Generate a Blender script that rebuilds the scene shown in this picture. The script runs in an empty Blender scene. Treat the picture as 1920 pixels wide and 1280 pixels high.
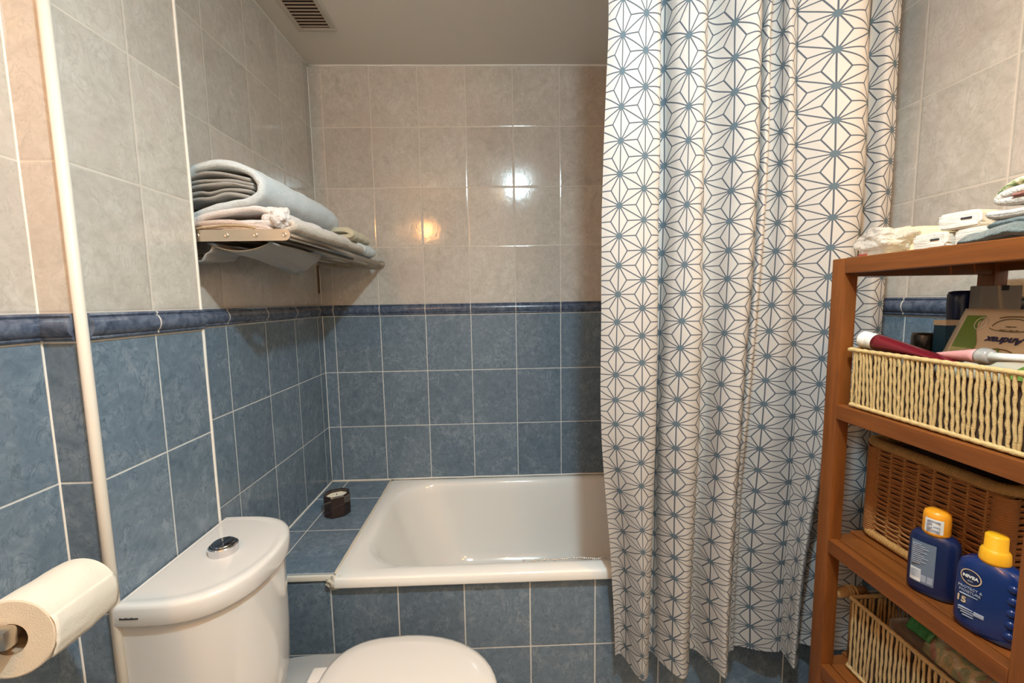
import bpy, bmesh, math, random
from mathutils import Vector, Matrix, noise
random.seed(7)
S = bpy.context.scene
COL = S.collection
PI = math.pi
H = 1.35                      # camera height above the floor
WL, WB, WR, WN = -0.782, 1.862, 1.076, -1.05   # left, far, right, near wall planes
ZC = 2.335
CHX, CHY0, CHY1 = -0.713, 0.731, 1.019          # boxed-in pipe chase
ZD0, ZD1 = 1.291, 1.341                        # dado strip
DECK = 0.538

# ------------------------------------------------------------------ helpers
def mesh(name, verts, faces, mat, parent=None, smooth=False, mats=None, uvs=None):
    me = bpy.data.meshes.new(name)
    me.from_pydata([tuple(v) for v in verts], [], faces)
    if mats:
        for m in mats: me.materials.append(m)
    elif mat: me.materials.append(mat)
    if smooth: me.polygons.foreach_set('use_smooth', [True]*len(me.polygons))
    me.update()
    o = bpy.data.objects.new(name, me)
    COL.objects.link(o)
    if parent: 
        o.parent = parent
        o.matrix_parent_inverse = parent_inv(parent)
    return o
def parent_inv(p):
    m = Matrix.Translation(p.location) @ p.rotation_euler.to_matrix().to_4x4()
    if p.parent: m = p.parent.matrix_basis @ p.matrix_parent_inverse @ m if False else m
    return m.inverted()
def empty(name, loc=(0,0,0)):
    o = bpy.data.objects.new(name, None); COL.objects.link(o)
    o.location = loc; o.empty_display_size = .02
    return o
def tag(o, label, cat, group=None, kind=None):
    o['label'] = label; o['category'] = cat
    if group: o['group'] = group
    if kind: o['kind'] = kind
    return o
def struct(o):
    o['kind'] = 'structure'; return o
class G:
    """collects geometry for one mesh"""
    def __init__(s): s.v=[]; s.f=[]
    def add(s, v, f):
        b=len(s.v); s.v += [Vector(x) for x in v]; s.f += [tuple(i+b for i in q) for q in f]
    def box(s, x0,y0,z0,x1,y1,z1,bev=0.0,M=None):
        bm=bmesh.new(); bmesh.ops.create_cube(bm,size=1)
        for v in bm.verts:
            v.co=Vector(((x0+x1)/2+v.co.x*(x1-x0),(y0+y1)/2+v.co.y*(y1-y0),(z0+z1)/2+v.co.z*(z1-z0)))
        if bev: bmesh.ops.bevel(bm,geom=bm.edges[:],offset=bev,segments=2,affect='EDGES',profile=.6)
        s.bm(bm,M)
    def bm(s,bm,M=None):
        bm.verts.index_update()
        v=[(M@x.co if M else x.co.copy()) for x in bm.verts]
        s.add(v,[tuple(x.index for x in f.verts) for f in bm.faces]); bm.free()
    def loft(s, rings, cap0=True, cap1=True, closed=True):
        n=len(rings[0]); v=[p for r in rings for p in r]; f=[]
        for k in range(len(rings)-1):
            for i in range(n if closed else n-1):
                j=(i+1)%n
                f.append((k*n+i,k*n+j,(k+1)*n+j,(k+1)*n+i))
        if cap0: f.append(tuple(range(n-1,-1,-1)))
        if cap1: f.append(tuple((len(rings)-1)*n+i for i in range(n)))
        s.add(v,f)
    def tube(s, path, r, n=8, caps=True):
        path=[Vector(p) for p in path]; rings=[]
        rr = r if isinstance(r,(list,tuple)) else [r]*len(path)
        up=None
        for i,p in enumerate(path):
            t=(path[min(i+1,len(path)-1)]-path[max(i-1,0)])
            t = t.normalized() if t.length>1e-9 else Vector((0,0,1))
            if up is None:
                up = Vector((0,0,1)) if abs(t.z)<.9 else Vector((1,0,0))
            a=t.cross(up)
            if a.length<1e-6: a=t.cross(Vector((0,1,0)))
            a.normalize(); b=a.cross(t).normalized(); up=b
            rings.append([p+(a*math.cos(2*PI*k/n)+b*math.sin(2*PI*k/n))*rr[i] for k in range(n)])
        s.loft(rings,caps,caps)
    def lathe(s, prof, n=32, M=None, c=(0,0,0)):
        rings=[]
        for r,z in prof:
            q=[Vector((c[0]+r*math.cos(2*PI*k/n),c[1]+r*math.sin(2*PI*k/n),c[2]+z)) for k in range(n)]
            rings.append([M@x for x in q] if M else q)
        s.loft(rings)
    def xf(s,M):
        s.v=[M@v for v in s.v]; return s
    def obj(s,name,mat,parent=None,smooth=False,angle=None):
        o=mesh(name,s.v,s.f,mat,parent,smooth or angle is not None)
        if angle is not None:
            o.data.set_sharp_from_angle(angle=math.radians(angle))
        return o
def T(x,y,z): return Matrix.Translation((x,y,z))
def R(a,ax): return Matrix.Rotation(math.radians(a),4,ax)

# ------------------------------------------------------------------ materials
def mat(name, col, rough=.5, metal=0, spec=None, trans=0, alpha=1, coat=0, sss=0, ior=None):
    m=bpy.data.materials.new(name); m.use_nodes=True
    b=m.node_tree.nodes['Principled BSDF']
    b.inputs['Base Color'].default_value=(*col,1); b.inputs['Roughness'].default_value=rough
    b.inputs['Metallic'].default_value=metal
    if spec is not None: b.inputs['Specular IOR Level'].default_value=spec
    b.inputs['Transmission Weight'].default_value=trans; b.inputs['Alpha'].default_value=alpha
    b.inputs['Coat Weight'].default_value=coat
    b.inputs['Subsurface Weight'].default_value=sss
    if ior: b.inputs['IOR'].default_value=ior
    return m
class N:
    def __init__(s,m): s.t=m.node_tree; s.b=s.t.nodes['Principled BSDF']
    def n(s,ty,**k):
        x=s.t.nodes.new(ty)
        for a,b in k.items(): setattr(x,a,b)
        return x
    def l(s,a,b): s.t.links.new(a,b)
    def m(s,op,a,b=None,c=None,clamp=False):
        x=s.n('ShaderNodeMath',operation=op); x.use_clamp=clamp
        for i,q in enumerate((a,b,c)):
            if q is None: continue
            if isinstance(q,(int,float)): x.inputs[i].default_value=q
            else: s.l(q,x.inputs[i])
        return x.outputs[0]
    def obj(s):
        return s.n('ShaderNodeTexCoord').outputs['Object']
    def xyz(s,v):
        x=s.n('ShaderNodeSeparateXYZ'); s.l(v,x.inputs[0]); return x.outputs
    def comb(s,x,y,z=0):
        c=s.n('ShaderNodeCombineXYZ')
        for i,q in enumerate((x,y,z)):
            if isinstance(q,(int,float)): c.inputs[i].default_value=q
            else: s.l(q,c.inputs[i])
        return c.outputs[0]
    def map(s,v,sc=(1,1,1),loc=(0,0,0),rot=(0,0,0)):
        x=s.n('ShaderNodeMapping'); s.l(v,x.inputs[0]); x.inputs['Scale'].default_value=sc
        x.inputs['Location'].default_value=loc; x.inputs['Rotation'].default_value=rot; return x.outputs[0]
    def noise(s,v,scale,detail=4,rough=.5,dist=0):
        x=s.n('ShaderNodeTexNoise'); 
        if v is not None: s.l(v,x.inputs['Vector'])
        x.inputs['Scale'].default_value=scale; x.inputs['Detail'].default_value=detail
        x.inputs['Roughness'].default_value=rough; x.inputs['Distortion'].default_value=dist
        return x.outputs['Fac']
    def ramp(s,f,stops):
        x=s.n('ShaderNodeValToRGB'); s.l(f,x.inputs[0]); e=x.color_ramp.elements
        e[0].position,e[0].color=stops[0][0],(*stops[0][1],1)
        e[1].position,e[1].color=stops[-1][0],(*stops[-1][1],1)
        for p,c in stops[1:-1]:
            q=e.new(p); q.color=(*c,1)
        return x.outputs[0]
    def mix(s,f,a,b):
        x=s.n('ShaderNodeMix',data_type='RGBA')
        for i,q in ((0,f),(6,a),(7,b)):
            if isinstance(q,(int,float)): x.inputs[i].default_value=q
            elif isinstance(q,tuple): x.inputs[i].default_value=(*q,1)
            else: s.l(q,x.inputs[i])
        return x.outputs[2]
    def bump(s,h,strength=.3,dist=.002,prev=None):
        x=s.n('ShaderNodeBump'); s.l(h,x.inputs['Height']); x.inputs['Strength'].default_value=strength
        x.inputs['Distance'].default_value=dist
        if prev: s.l(prev,x.inputs['Normal'])
        return x.outputs[0]
    def col(s,c): s.l(c,s.b.inputs['Base Color'])
    def nrm(s,c): s.l(c,s.b.inputs['Normal'])
    def rough(s,c): s.l(c,s.b.inputs['Roughness'])

def tile_mat(name, horiz, ph, w=.2, style='wall', zb=None, h=.2489, top='cream', g=.0034):
    """glazed stone-look tiles laid on a true metric grid. horiz: axis index of the wall's run"""
    m=mat(name,(.5,.5,.5),.2); n=N(m); P=n.obj(); X=n.xyz(P)
    u=X[horiz]; v=X[2] if style!='deck' else X[1]
    uu=n.m('DIVIDE',n.m('SUBTRACT',u,ph),w)
    def cell(vv,seed):
        iu=n.m('FLOOR',uu); iv=n.m('FLOOR',vv)
        wn=n.n('ShaderNodeTexWhiteNoise',noise_dimensions='3D'); n.l(n.comb(iu,iv,seed),wn.inputs['Vector'])
        return wn
    if style=='wall':
        up=n.m('GREATER_THAN',v,(ZD0+ZD1)/2)
        vlo=n.m('DIVIDE',n.m('SUBTRACT',v,ZD0),.2494)
        vup=n.m('DIVIDE',n.m('SUBTRACT',v,ZD1),.2486)
        vv=n.m('ADD',n.m('MULTIPLY',vlo,n.m('SUBTRACT',1,up)),n.m('MULTIPLY',n.m('ADD',vup,20),up))
    else:
        up=None
        vv=n.m('DIVIDE',n.m('SUBTRACT',v,zb),h)
    wn=cell(vv,3.3)
    fu=n.m('FRACT',uu); fv=n.m('FRACT',vv)
    du=n.m('MULTIPLY',n.m('MINIMUM',fu,n.m('SUBTRACT',1,fu)),w)
    dv=n.m('MULTIPLY',n.m('MINIMUM',fv,n.m('SUBTRACT',1,fv)),h)
    d=n.m('MINIMUM',du,dv)
    wob=n.m('MULTIPLY',n.m('SUBTRACT',n.noise(P,60,2),.5),.0012)
    d=n.m('ADD',d,wob)
    gr=n.m('SUBTRACT',1,n.m('SMOOTH_MIN',1,n.m('MAXIMUM',0,n.m('DIVIDE',n.m('SUBTRACT',d,g/2-.0006),.0010)),.0),clamp=True)
    # stone look, offset per tile
    off=n.n('ShaderNodeVectorMath',operation='SCALE'); n.l(wn.outputs['Color'],off.inputs[0]); off.inputs['Scale'].default_value=7.
    ad=n.n('ShaderNodeVectorMath',operation='ADD'); n.l(P,ad.inputs[0]); n.l(off.outputs[0],ad.inputs[1])
    Q=ad.outputs[0]
    q2=n.map(Q,(1,1,1.0),rot=(.5,.6,.4))
    n1=n.noise(q2,15,6,.62,1.1); n2=n.noise(q2,55,5,.65,.8); n3=n.noise(n.map(Q,(1,1,.55),rot=(.6,.5,.3)),26,4,.6,1.6)
    vein=n.m('SUBTRACT',1,n.m('MULTIPLY',n.m('ABSOLUTE',n.m('SUBTRACT',n3,.5)),26),clamp=True)
    vein=n.m('MULTIPLY',vein,n.m('GREATER_THAN',n1,.5))
    f=n.m('ADD',n.m('MULTIPLY',n1,.6),n.m('MULTIPLY',n2,.4))
    blue=n.ramp(f,[(.33,(.10,.145,.195)),(.5,(.15,.205,.262)),(.66,(.235,.295,.35))])
    cream=n.ramp(f,[(.33,(.42,.39,.34)),(.5,(.53,.50,.45)),(.66,(.62,.59,.54))])
    pink=n.noise(P,5,2); cream=n.mix(n.m('MULTIPLY',n.m('SUBTRACT',pink,.45),1.6,clamp=True),cream,(.52,.44,.395))
    blue=n.mix(n.m('MULTIPLY',vein,.5),blue,(.05,.085,.13))
    cream=n.mix(n.m('MULTIPLY',vein,.34),cream,(.33,.30,.26))
    jit=n.m('ADD',.93,n.m('MULTIPLY',wn.outputs['Value'],.14))
    if style=='wall': base=n.mix(up,blue,cream); gcol=n.mix(up,(.60,.62,.60),(.62,.57,.50))
    else: base=blue; gcol=(.60,.60,.57)
    hsv=n.n('ShaderNodeHueSaturation'); n.l(base,hsv.inputs['Color']); n.l(jit,hsv.inputs['Value'])
    c=n.mix(gr,hsv.outputs[0],gcol)
    n.col(c)
    ns=n.n('ShaderNodeMath',operation='MULTIPLY')
    rg=n.m('ADD',.06,n.m('MULTIPLY',gr,.5)); n.rough(n.m('ADD',rg,n.m('MULTIPLY',n2,.10)))
    hh=n.m('ADD',n.m('MULTIPLY',n3,.8),n.m('MULTIPLY',n2,.5))
    if up is not None: hh=n.m('MULTIPLY',hh,n.m('SUBTRACT',1.0,n.m('MULTIPLY',up,.5)))
    edge=n.m('MINIMUM',n.m('DIVIDE',d,.005),1)
    b1=n.bump(hh,.30,.0016); b2=n.bump(edge,.5,.0012,b1)
    n.nrm(b2)
    return m

def dado_mat(name, horiz, ph, w=.2):
    m=mat(name,(.06,.08,.13),.18); n=N(m); P=n.obj(); X=n.xyz(P)
    fu=n.m('FRACT',n.m('DIVIDE',n.m('SUBTRACT',X[horiz],ph),w))
    du=n.m('MULTIPLY',n.m('MINIMUM',fu,n.m('SUBTRACT',1,fu)),w)
    gr=n.m('LESS_THAN',du,.0017)
    n1=n.noise(P,38,5,.65,1.2)
    c=n.ramp(n1,[(.3,(.03,.045,.078)),(.5,(.085,.11,.165)),(.7,(.15,.18,.24))])
    n.col(n.mix(gr,c,(.62,.6,.55))); n.nrm(n.bump(n1,.25,.002))
    return m
def wood_mat(name, axis, c0=(.12,.032,.005), c1=(.235,.070,.012)):
    m=mat(name,c1,.42); n=N(m); P=n.obj()
    sc=[26,26,26]; sc[axis]=2.2
    a=n.noise(n.map(P,tuple(sc)),1.6,5,.6,.6); b=n.noise(n.map(P,tuple(q*5 for q in sc)),1.4,3,.6)
    f=n.m('ADD',n.m('MULTIPLY',a,.72),n.m('MULTIPLY',b,.28))
    n.col(n.ramp(f,[(.32,c0),(.5,tuple((x+y)/2 for x,y in zip(c0,c1))),(.68,c1)])); n.nrm(n.bump(b,.15,.001))
    return m
def terry(name, col, col2=None, scale=420, strength=.9, dist=.003):
    m=mat(name,col,.95,spec=.1); n=N(m); P=n.obj()
    a=n.noise(P,scale*.55,3,.75); b=n.noise(P,130,5,.75)
    c2=col2 or tuple(x*.8 for x in col)
    n.col(n.mix(n.m('MULTIPLY',n.m('SUBTRACT',b,.35),2.4,clamp=True),c2,col))
    n.nrm(n.bump(n.m('ADD',a,b),strength,dist)); n.b.inputs['Sheen Weight'].default_value=.4
    return m
def rope_mat(name, c, axis=2, sc=260):
    m=mat(name,c,.8,spec=.2); n=N(m); P=n.obj()
    a=n.noise(P,sc,3,.6); b=n.noise(P,35,3)
    n.col(n.mix(n.m('ADD',n.m('MULTIPLY',a,.6),n.m('MULTIPLY',b,.4)),tuple(x*.62 for x in c),tuple(min(1,x*1.2) for x in c)))
    n.nrm(n.bump(a,.7,.002))
    return m

M={}
M['wall_back']=tile_mat('far_wall_tiles',0,-.7292)
M['wall_left']=tile_mat('left_wall_tiles',1,1.2118)
M['wall_chase']=tile_mat('chase_tiles',1,.8814,w=.2)
M['chase_front']=tile_mat('chase_front_tiles',0,-.90)
M['wall_near_left']=tile_mat('left_near_tiles',1,.731)
M['wall_right']=tile_mat('right_wall_tiles',1,1.0779)
M['panel']=tile_mat('bath_panel_tiles',0,-.5246,style='panel',zb=.2834,h=.25,g=.0042)
M['deck']=tile_mat('deck_tiles',0,-.7082,w=.4,style='deck',zb=1.4448,h=.2421,g=.0038)
M['dado_back']=dado_mat('dado_far',0,-.7292); M['dado_left']=dado_mat('dado_left',1,1.2118)
M['dado_chase']=dado_mat('dado_chase',1,.8814); M['dado_front']=dado_mat('dado_front',0,-.9)
M['dado_right']=dado_mat('dado_right',1,1.0779); M['dado_nl']=dado_mat('dado_near_left',1,.731)
M['ceil']=mat('ceiling_plaster',(.74,.72,.67),.9); n=N(M['ceil']); n.nrm(n.bump(n.noise(n.obj(),220,3),.3,.001))
M['caulk']=mat('white_sealant',(.74,.73,.68),.45)
M['oldcaulk']=mat('aged_sealant',(.62,.57,.47),.5); n=N(M['oldcaulk']); n.nrm(n.bump(n.noise(n.obj(),120,3),.8,.003))
M['trimw']=mat('white_plastic_trim',(.72,.68,.60),.3)
M['ceramic']=mat('white_ceramic',(.66,.65,.63),.09,coat=.4)
M['enamel']=mat('white_enamel',(.83,.82,.785),.11,coat=.5)
M['lidp']=mat('white_seat_plastic',(.74,.71,.67),.13,coat=.3)
M['chrome']=mat('chrome',(.72,.72,.74),.08,metal=1)
M['dkchrome']=mat('dark_chrome',(.30,.32,.36),.1,metal=1)
M['steel']=mat('brushed_steel',(.62,.57,.49),.33,metal=1); n=N(M['steel']); n.nrm(n.bump(n.noise(n.map(n.obj(),(20,400,400)),2,2),.1,.001))
M['steelbar']=mat('bar_steel',(.42,.38,.33),.3,metal=1)
M['rust']=mat('tarnished_steel',(.22,.13,.07),.55,metal=.6)
M['dark']=mat('dark_hole',(.012,.010,.009),.7)
M['paper']=mat('toilet_paper',(.72,.68,.59),.95,spec=.1); n=N(M['paper']); n.nrm(n.bump(n.noise(n.obj(),300,3),.5,.0012))
M['paperside']=mat('toilet_paper_side',(.66,.58,.46),.95,spec=.1); n=N(M['paperside']); n.nrm(n.bump(n.noise(n.obj(),700,2),.6,.001))
M['card']=mat('cardboard_core',(.40,.28,.18),.9)
M['wz']=wood_mat('wood_upright',2); M['wy']=wood_mat('wood_rail',1); M['wx']=wood_mat('wood_cross',0)
M['ventw']=mat('vent_frame_white',(.56,.53,.47),.6); M['ventb']=mat('vent_slat_brown',(.42,.36,.30),.6); M['ventd']=mat('vent_dark',(.025,.015,.01),.8)
M['floor']=mat('floor_tile',(.30,.28,.25),.35)
M['room']=mat('cream_paint',(.68,.63,.56),.6)

# ------------------------------------------------------------------ room shell
def quad(name, pts, m): return struct(mesh(name,pts,[tuple(range(len(pts)))],m))
def slab(name,x0,y0,z0,x1,y1,z1,m):
    g=G(); g.box(x0,y0,z0,x1,y1,z1); return struct(g.obj(name,m))
t=.06
slab('floor',WL-t,WN-t,-.06,WR+t,WB+t,0,M['floor'])
slab('ceiling',WL-t,WN-t,ZC,WR+t,WB+t,ZC+.06,M['ceil'])
slab('wall_back',WL-t,WB,0,WR+t,WB+t,ZC,M['wall_back'])
slab('wall_left',WL-t,CHY1,0,WL,WB,ZC,M['wall_left'])
slab('wall_left_entry',WL-t,WN,0,WL,CHY1,ZC,M['wall_near_left'])
slab('wall_right',WR,WN-t,0,WR+t,WB,ZC,M['wall_right'])
slab('wall_front',WL-t,WN-t,0,WR,WN,ZC,M['room'])
# pipe chase: side face and front face with their own tiling
g=G(); g.box(WL,CHY0,0,CHX,CHY1,ZC)
o=mesh('wall_chase',g.v,g.f,None,mats=[M['wall_chase'],M['chase_front']]); struct(o)
for p in o.data.polygons:
    if p.normal.y<-.5: p.material_index=1
# tiled bath surround: panel and deck
g=G(); g.box(WL,1.191,0,WR,1.215,.512); struct(g.obj('wall_bath_panel',M['panel']))
g=G(); g.box(WL,1.193,.512,-.514,WB,DECK); struct(g.obj('wall_bath_deck',M['deck']))
# dado border with a moulded profile
prof=[(0,0),(.006,.001),(.0075,.004),(.006,.007),(.010,.010),(.0135,.018),(.0145,.025),(.0135,.032),(.010,.039),(.0065,.041),(.0085,.045),(.007,.0485),(0,.0496)]
def dado(i,a,b,nrm,m):
    a=Vector(a);b=Vector(b);nrm=Vector(nrm)
    r=[[p+nrm*d+Vector((0,0,ZD0+.0028+z*.945)) for d,z in prof] for p in (a,b)]
    g=G(); g.loft(r,True,True,closed=True); struct(g.obj('trim_%d'%i,m,angle=50))
dado(1,(WL,WB,0),(WR,WB,0),(0,-1,0),M['dado_back'])
dado(2,(WL,CHY1,0),(WL,WB,0),(1,0,0),M['dado_left'])
dado(3,(CHX,CHY0+.008,0),(CHX,CHY1,0),(1,0,0),M['dado_chase'])
dado(4,(WL,CHY0,0),(CHX-.010,CHY0,0),(0,-1,0),M['dado_front'])
dado(5,(WL,WN,0),(WL,CHY0,0),(1,0,0),M['dado_nl'])
dado(6,(WR,WN,0),(WR,WB,0),(-1,0,0),M['dado_right'])
# sealant lines and corner strips
def line(i,a,b,r,m=None,n=6):
    g=G(); k=24; a=Vector(a);b=Vector(b)
    g.tube([a.lerp(b,j/k)+Vector([(noise.noise(Vector((i*3.1,j*.9,q)))*r*.35) for q in (0,5,9)]) for j in range(k+1)],r,n)
    struct(g.obj('trim_%d'%i,m or M['caulk'],smooth=True))
line(7,(WL,WB,ZC),(WR,WB,ZC),.006)
line(8,(WL,CHY1,ZC),(WL,WB,ZC),.004)
line(9,(WL,WB,DECK),(WL,WB,ZC),.0022)
line(10,(CHX,CHY1,0),(CHX,CHY1,ZC),.0036)
line(11,(WL,1.2,DECK),(WL,WB,DECK),.004)
line(12,(WL,WB,DECK),(-.514,WB,DECK),.0042,M['oldcaulk'])
line(13,(-.514,WB,DECK+.003),(WR,WB,DECK+.003),.0045)
line(14,(-.513,1.20,DECK),(-.513,WB,DECK),.0045,M['oldcaulk'])
line(15,(-.49,1.189,.507),(.95,1.189,.507),.0026,M['oldcaulk'])
line(21,(WL,CHY0,0),(WL,CHY0,ZC),.0022)
# quarter-round corner trim on the chase
g=G(); 
ring=[(math.cos(a)*.0086,math.sin(a)*.0086) for a in [2*PI*k/20 for k in range(20)]]
g.loft([[Vector((CHX-.001+x,CHY0+.001+y,z)) for x,y in ring] for z in (0,ZC)])
struct(g.obj('trim_16',M['trimw'],smooth=True))
# deck front strip
g=G(); g.box(WL,1.186,.524,-.512,1.196,.5405,.003); struct(g.obj('trim_17',M['trimw'],angle=40))
# lumpy sealant where strip meets bath
g=G(); bm=bmesh.new(); bmesh.ops.create_icosphere(bm,subdivisions=4,radius=1)
for v in bm.verts:
    k=1+.4*noise.noise(v.co*2.2)+.2*noise.noise(v.co*6)
    v.co=Vector((-.506+v.co.x*.027*k,1.184+v.co.y*.009*k,.520+v.co.z*.020*k))
g.bm(bm); struct(g.obj('trim_18',M['oldcaulk'],smooth=True))

# ------------------------------------------------------------------ ceiling vent
v=empty('ceiling_vent',(-.64,1.47,ZC))
tag(v,'square ceiling air vent with dark brown slats near the left wall','vent')
g=G()
x0,x1,y0,y1=-.690,-.588,1.30,1.615; b=.018
for q in ((x0-b,y0-b,x1+b,y0),(x0-b,y1,x1+b,y1+b),(x0-b,y0,x0,y1),(x1,y0,x1+b,y1)):
    g.box(q[0],q[1],ZC-.007,q[2],q[3],ZC-.0005,.0015)
g.obj('frame',M['ventw'],v,angle=40)
g=G(); g.box(x0,y0,ZC-.002,x1,y1,ZC-.001); g.obj('backing',M['ventd'],v)
for i in range(19):
    y=y0+.006+i*.0165
    g=G(); g.box(-.051,-.0030,-.0006,.051,.0030,.0006,M=T((x0+x1)/2,y,ZC-.0055)@R(-12,'X')); g.obj('slat',M['ventb'],v)

# ------------------------------------------------------------------ bathtub
def rrect(x0,y0,x1,y1,r,z,nc=12,ns=14):
    """rounded rectangle ring, constant vertex count"""
    if not isinstance(r,(list,tuple)): r=[r]*4
    P=[]; C=[(x1-r[0],y1-r[0],0,r[0]),(x0+r[1],y1-r[1],90,r[1]),(x0+r[2],y0+r[2],180,r[2]),(x1-r[3],y0+r[3],270,r[3])]
    for i,(cx,cy,a,rr) in enumerate(C):
        for k in range(nc+1):
            t_=math.radians(a+90*k/nc); P.append(Vector((cx+rr*math.cos(t_),cy+rr*math.sin(t_),z)))
        nx=C[(i+1)%4]; t_=math.radians(nx[2]); e=Vector((nx[0]+nx[3]*math.cos(t_),nx[1]+nx[3]*math.sin(t_),z)); s0=P[-1]
        for k in range(1,ns): P.append(s0.lerp(e,k/ns))
    return P
tub=empty('bathtub',(.28,1.5,.5))
tag(tub,'white enamelled bathtub set into the blue tiled surround','bathtub')
g=G()
TX0,TY0,TX1,TY1=-.512,1.172,1.074,1.859
rings=[rrect(TX0+.012,1.219,TX1-.002,TY1,.012,.300),
 rrect(TX0+.012,1.219,TX1-.002,TY1,.012,.5128),
 rrect(TX0+.010,1.189,TX1-.001,TY1,.010,.5128),
 rrect(TX0+.009,1.188,TX1,TY1,.010,.508),
 rrect(TX0+.001,TY0+.001,TX1,TY1,.008,.508),
 rrect(TX0,TY0,TX1,TY1,.008,.511),
 rrect(TX0,TY0+.0015,TX1,TY1,.010,.5325),
 rrect(TX0+.001,TY0+.004,TX1,TY1-.001,.012,.5368),
 rrect(TX0+.004,TY0+.0085,TX1-.004,TY1-.004,.016,.5385),
 rrect(-.485,1.213,1.045,1.838,(.05,.06,.06,.05),.539),
 rrect(-.465,1.226,1.03,1.828,(.10,.15,.15,.10),.5365),
 rrect(-.455,1.234,1.02,1.822,(.11,.165,.165,.11),.530),
 rrect(-.448,1.240,1.01,1.817,(.11,.17,.17,.11),.519),
 rrect(-.438,1.246,1.0,1.812,(.11,.17,.17,.11),.49),
 rrect(-.405,1.256,.97,1.803,(.12,.175,.175,.12),.40),
 rrect(-.355,1.268,.92,1.790,(.13,.18,.18,.13),.29),
 rrect(-.325,1.280,.89,1.778,(.13,.18,.18,.13),.235),
 rrect(-.300,1.300,.86,1.758,(.12,.17,.17,.12),.198),
 rrect(-.260,1.335,.82,1.725,(.10,.14,.14,.10),.180),
 rrect(-.18,1.40,.74,1.66,(.05,.09,.09,.05),.174)]
g.loft(rings,False,True); g.obj('tub_shell',M['enamel'],tub,smooth=True)
g=G(); g.lathe([(.0,.0),(.032,0),(.034,.002),(.030,.004),(0,.004)],28,c=(.80,1.53,.1785)); g.obj('drain',M['chrome'],tub,smooth=True)
# bead chain along the inner front edge
g=G(); k=0; x=.06
while x<.60:
    y=1.238+.002*math.sin(x*60); z=.5355+.0018*math.sin(x*37)+.0007*math.sin(x*190)
    bm=bmesh.new(); bmesh.ops.create_icosphere(bm,subdivisions=2,radius=.0030+.0010*(k%5==0)); g.bm(bm,T(x,y,z)); x+=.0064; k+=1
g.tube([(.06+i*.01,1.238+.002*math.sin((.06+i*.01)*60),.5355+.0018*math.sin((.06+i*.01)*37)) for i in range(55)],.0007,5)
M['bead']=mat('pale_metal_beads',(.62,.59,.54),.25,metal=.3)
tag(g.obj('plug_chain',M['bead'],smooth=True),'thin metal bead chain lying on the inner front edge of the bathtub','chain')

# ------------------------------------------------------------------ candle
M['amber']=mat('dark_amber_glass',(.022,.009,.005),.06,coat=.6); M['wax']=mat('cream_wax',(.86,.80,.66),.5,sss=.1)
c=empty('candle',(-.645,1.562,DECK)); c.rotation_euler=(0,0,0)
tag(c,'dark brown octagonal glass candle on the tiled bath deck','candle')
def octo(rx,ry,z,rot=24):
    pts=[(-1,-.42),(-.5,-1),(.5,-1),(1,-.42),(1,.42),(.5,1),(-.5,1),(-1,.42)]
    a=math.radians(rot)
    return [Vector((-.644+x*rx*math.cos(a)-y*ry*math.sin(a),1.566+x*rx*math.sin(a)+y*ry*math.cos(a),z)) for x,y in pts]
g=G(); z0=DECK+.0003
g.loft([octo(.043,.037,z0),octo(.046,.040,z0+.004),octo(.047,.041,z0+.080),octo(.045,.039,z0+.083),octo(.038,.032,z0+.082),octo(.037,.031,z0+.060)])
g.obj('glass_jar',M['amber'],c,angle=30)
g=G(); g.loft([octo(.0365,.0305,z0+.0602),octo(.036,.030,z0+.073),octo(.034,.028,z0+.074)]); g.obj('wax',M['wax'],c)
g=G(); g.tube([(-.644,1.566,z0+.073),(-.643,1.565,z0+.080)],.0012,6); g.obj('wick',M['dark'],c)

# ------------------------------------------------------------------ toilet
to=empty('toilet',(-.4,.885,0)); tag(to,'white close-coupled toilet with closed lid in front of the bath panel','toilet')
CY=.885
def dring(z,ins=0,back=CHX+.002,n=10,kx=1.0,ky=1.0):
    half=[(0,.160),(.05,.160),(.09,.158),(.125,.150),(.155,.134),(.180,.108),(.197,.076),(.206,.040),(.209,0)]
    P=[]
    for dx,dy in half:
        P.append((dx,dy))
    pts=P+[(dx,-dy) for dx,dy in P[-2::-1]]
    out=[]
    for dx,dy in pts:
        L=math.hypot(max(dx,0.02),dy); 
        out.append(Vector((back+max(0,dx*kx-ins if dx>.01 else ins*.3),CY+(abs(dy)*ky-ins)*(1 if dy>0 else -1 if dy<0 else 0),z)))
    # refine with Catmull
    res=[]
    m_=len(out)
    for i in range(m_-1):
        p0=out[max(i-1,0)];p1=out[i];p2=out[i+1];p3=out[min(i+2,m_-1)]
        for k in range(4):
            t_=k/4; res.append(.5*((2*p1)+(p2-p0)*t_+(2*p0-5*p1+4*p2-p3)*t_*t_+(3*p1-p0-3*p2+p3)*t_**3))
    res.append(out[-1])
    e=out[0]; s0=out[-1]
    for k in range(1,8): res.append(s0.lerp(e,k/8))
    for p in res: p.z=z
    return res
def sring(z,k):
    c_=Vector((CHX+.095,CY,z)); return [c_+(p-c_)*k for p in dring(z,.023)]
g=G(); g.loft([dring(.39,.035),dring(.42,.022),dring(.50,.012),dring(.60,.009),dring(.768,.008)])
g.obj('cistern',M['ceramic'],to,angle=45)
g=G(); g.loft([dring(.766,.006),dring(.768,.001),dring(.772,-.001),dring(.802,-.001),dring(.8075,.001),dring(.8102,.0055),dring(.8108,.012),dring(.8092,.017),dring(.8095,.0229),sring(.8095,.85),sring(.8095,.5),sring(.8095,.1)])
g.obj('cistern_lid',M['ceramic'],to,angle=50)
bx,by=-.618,.888
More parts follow.
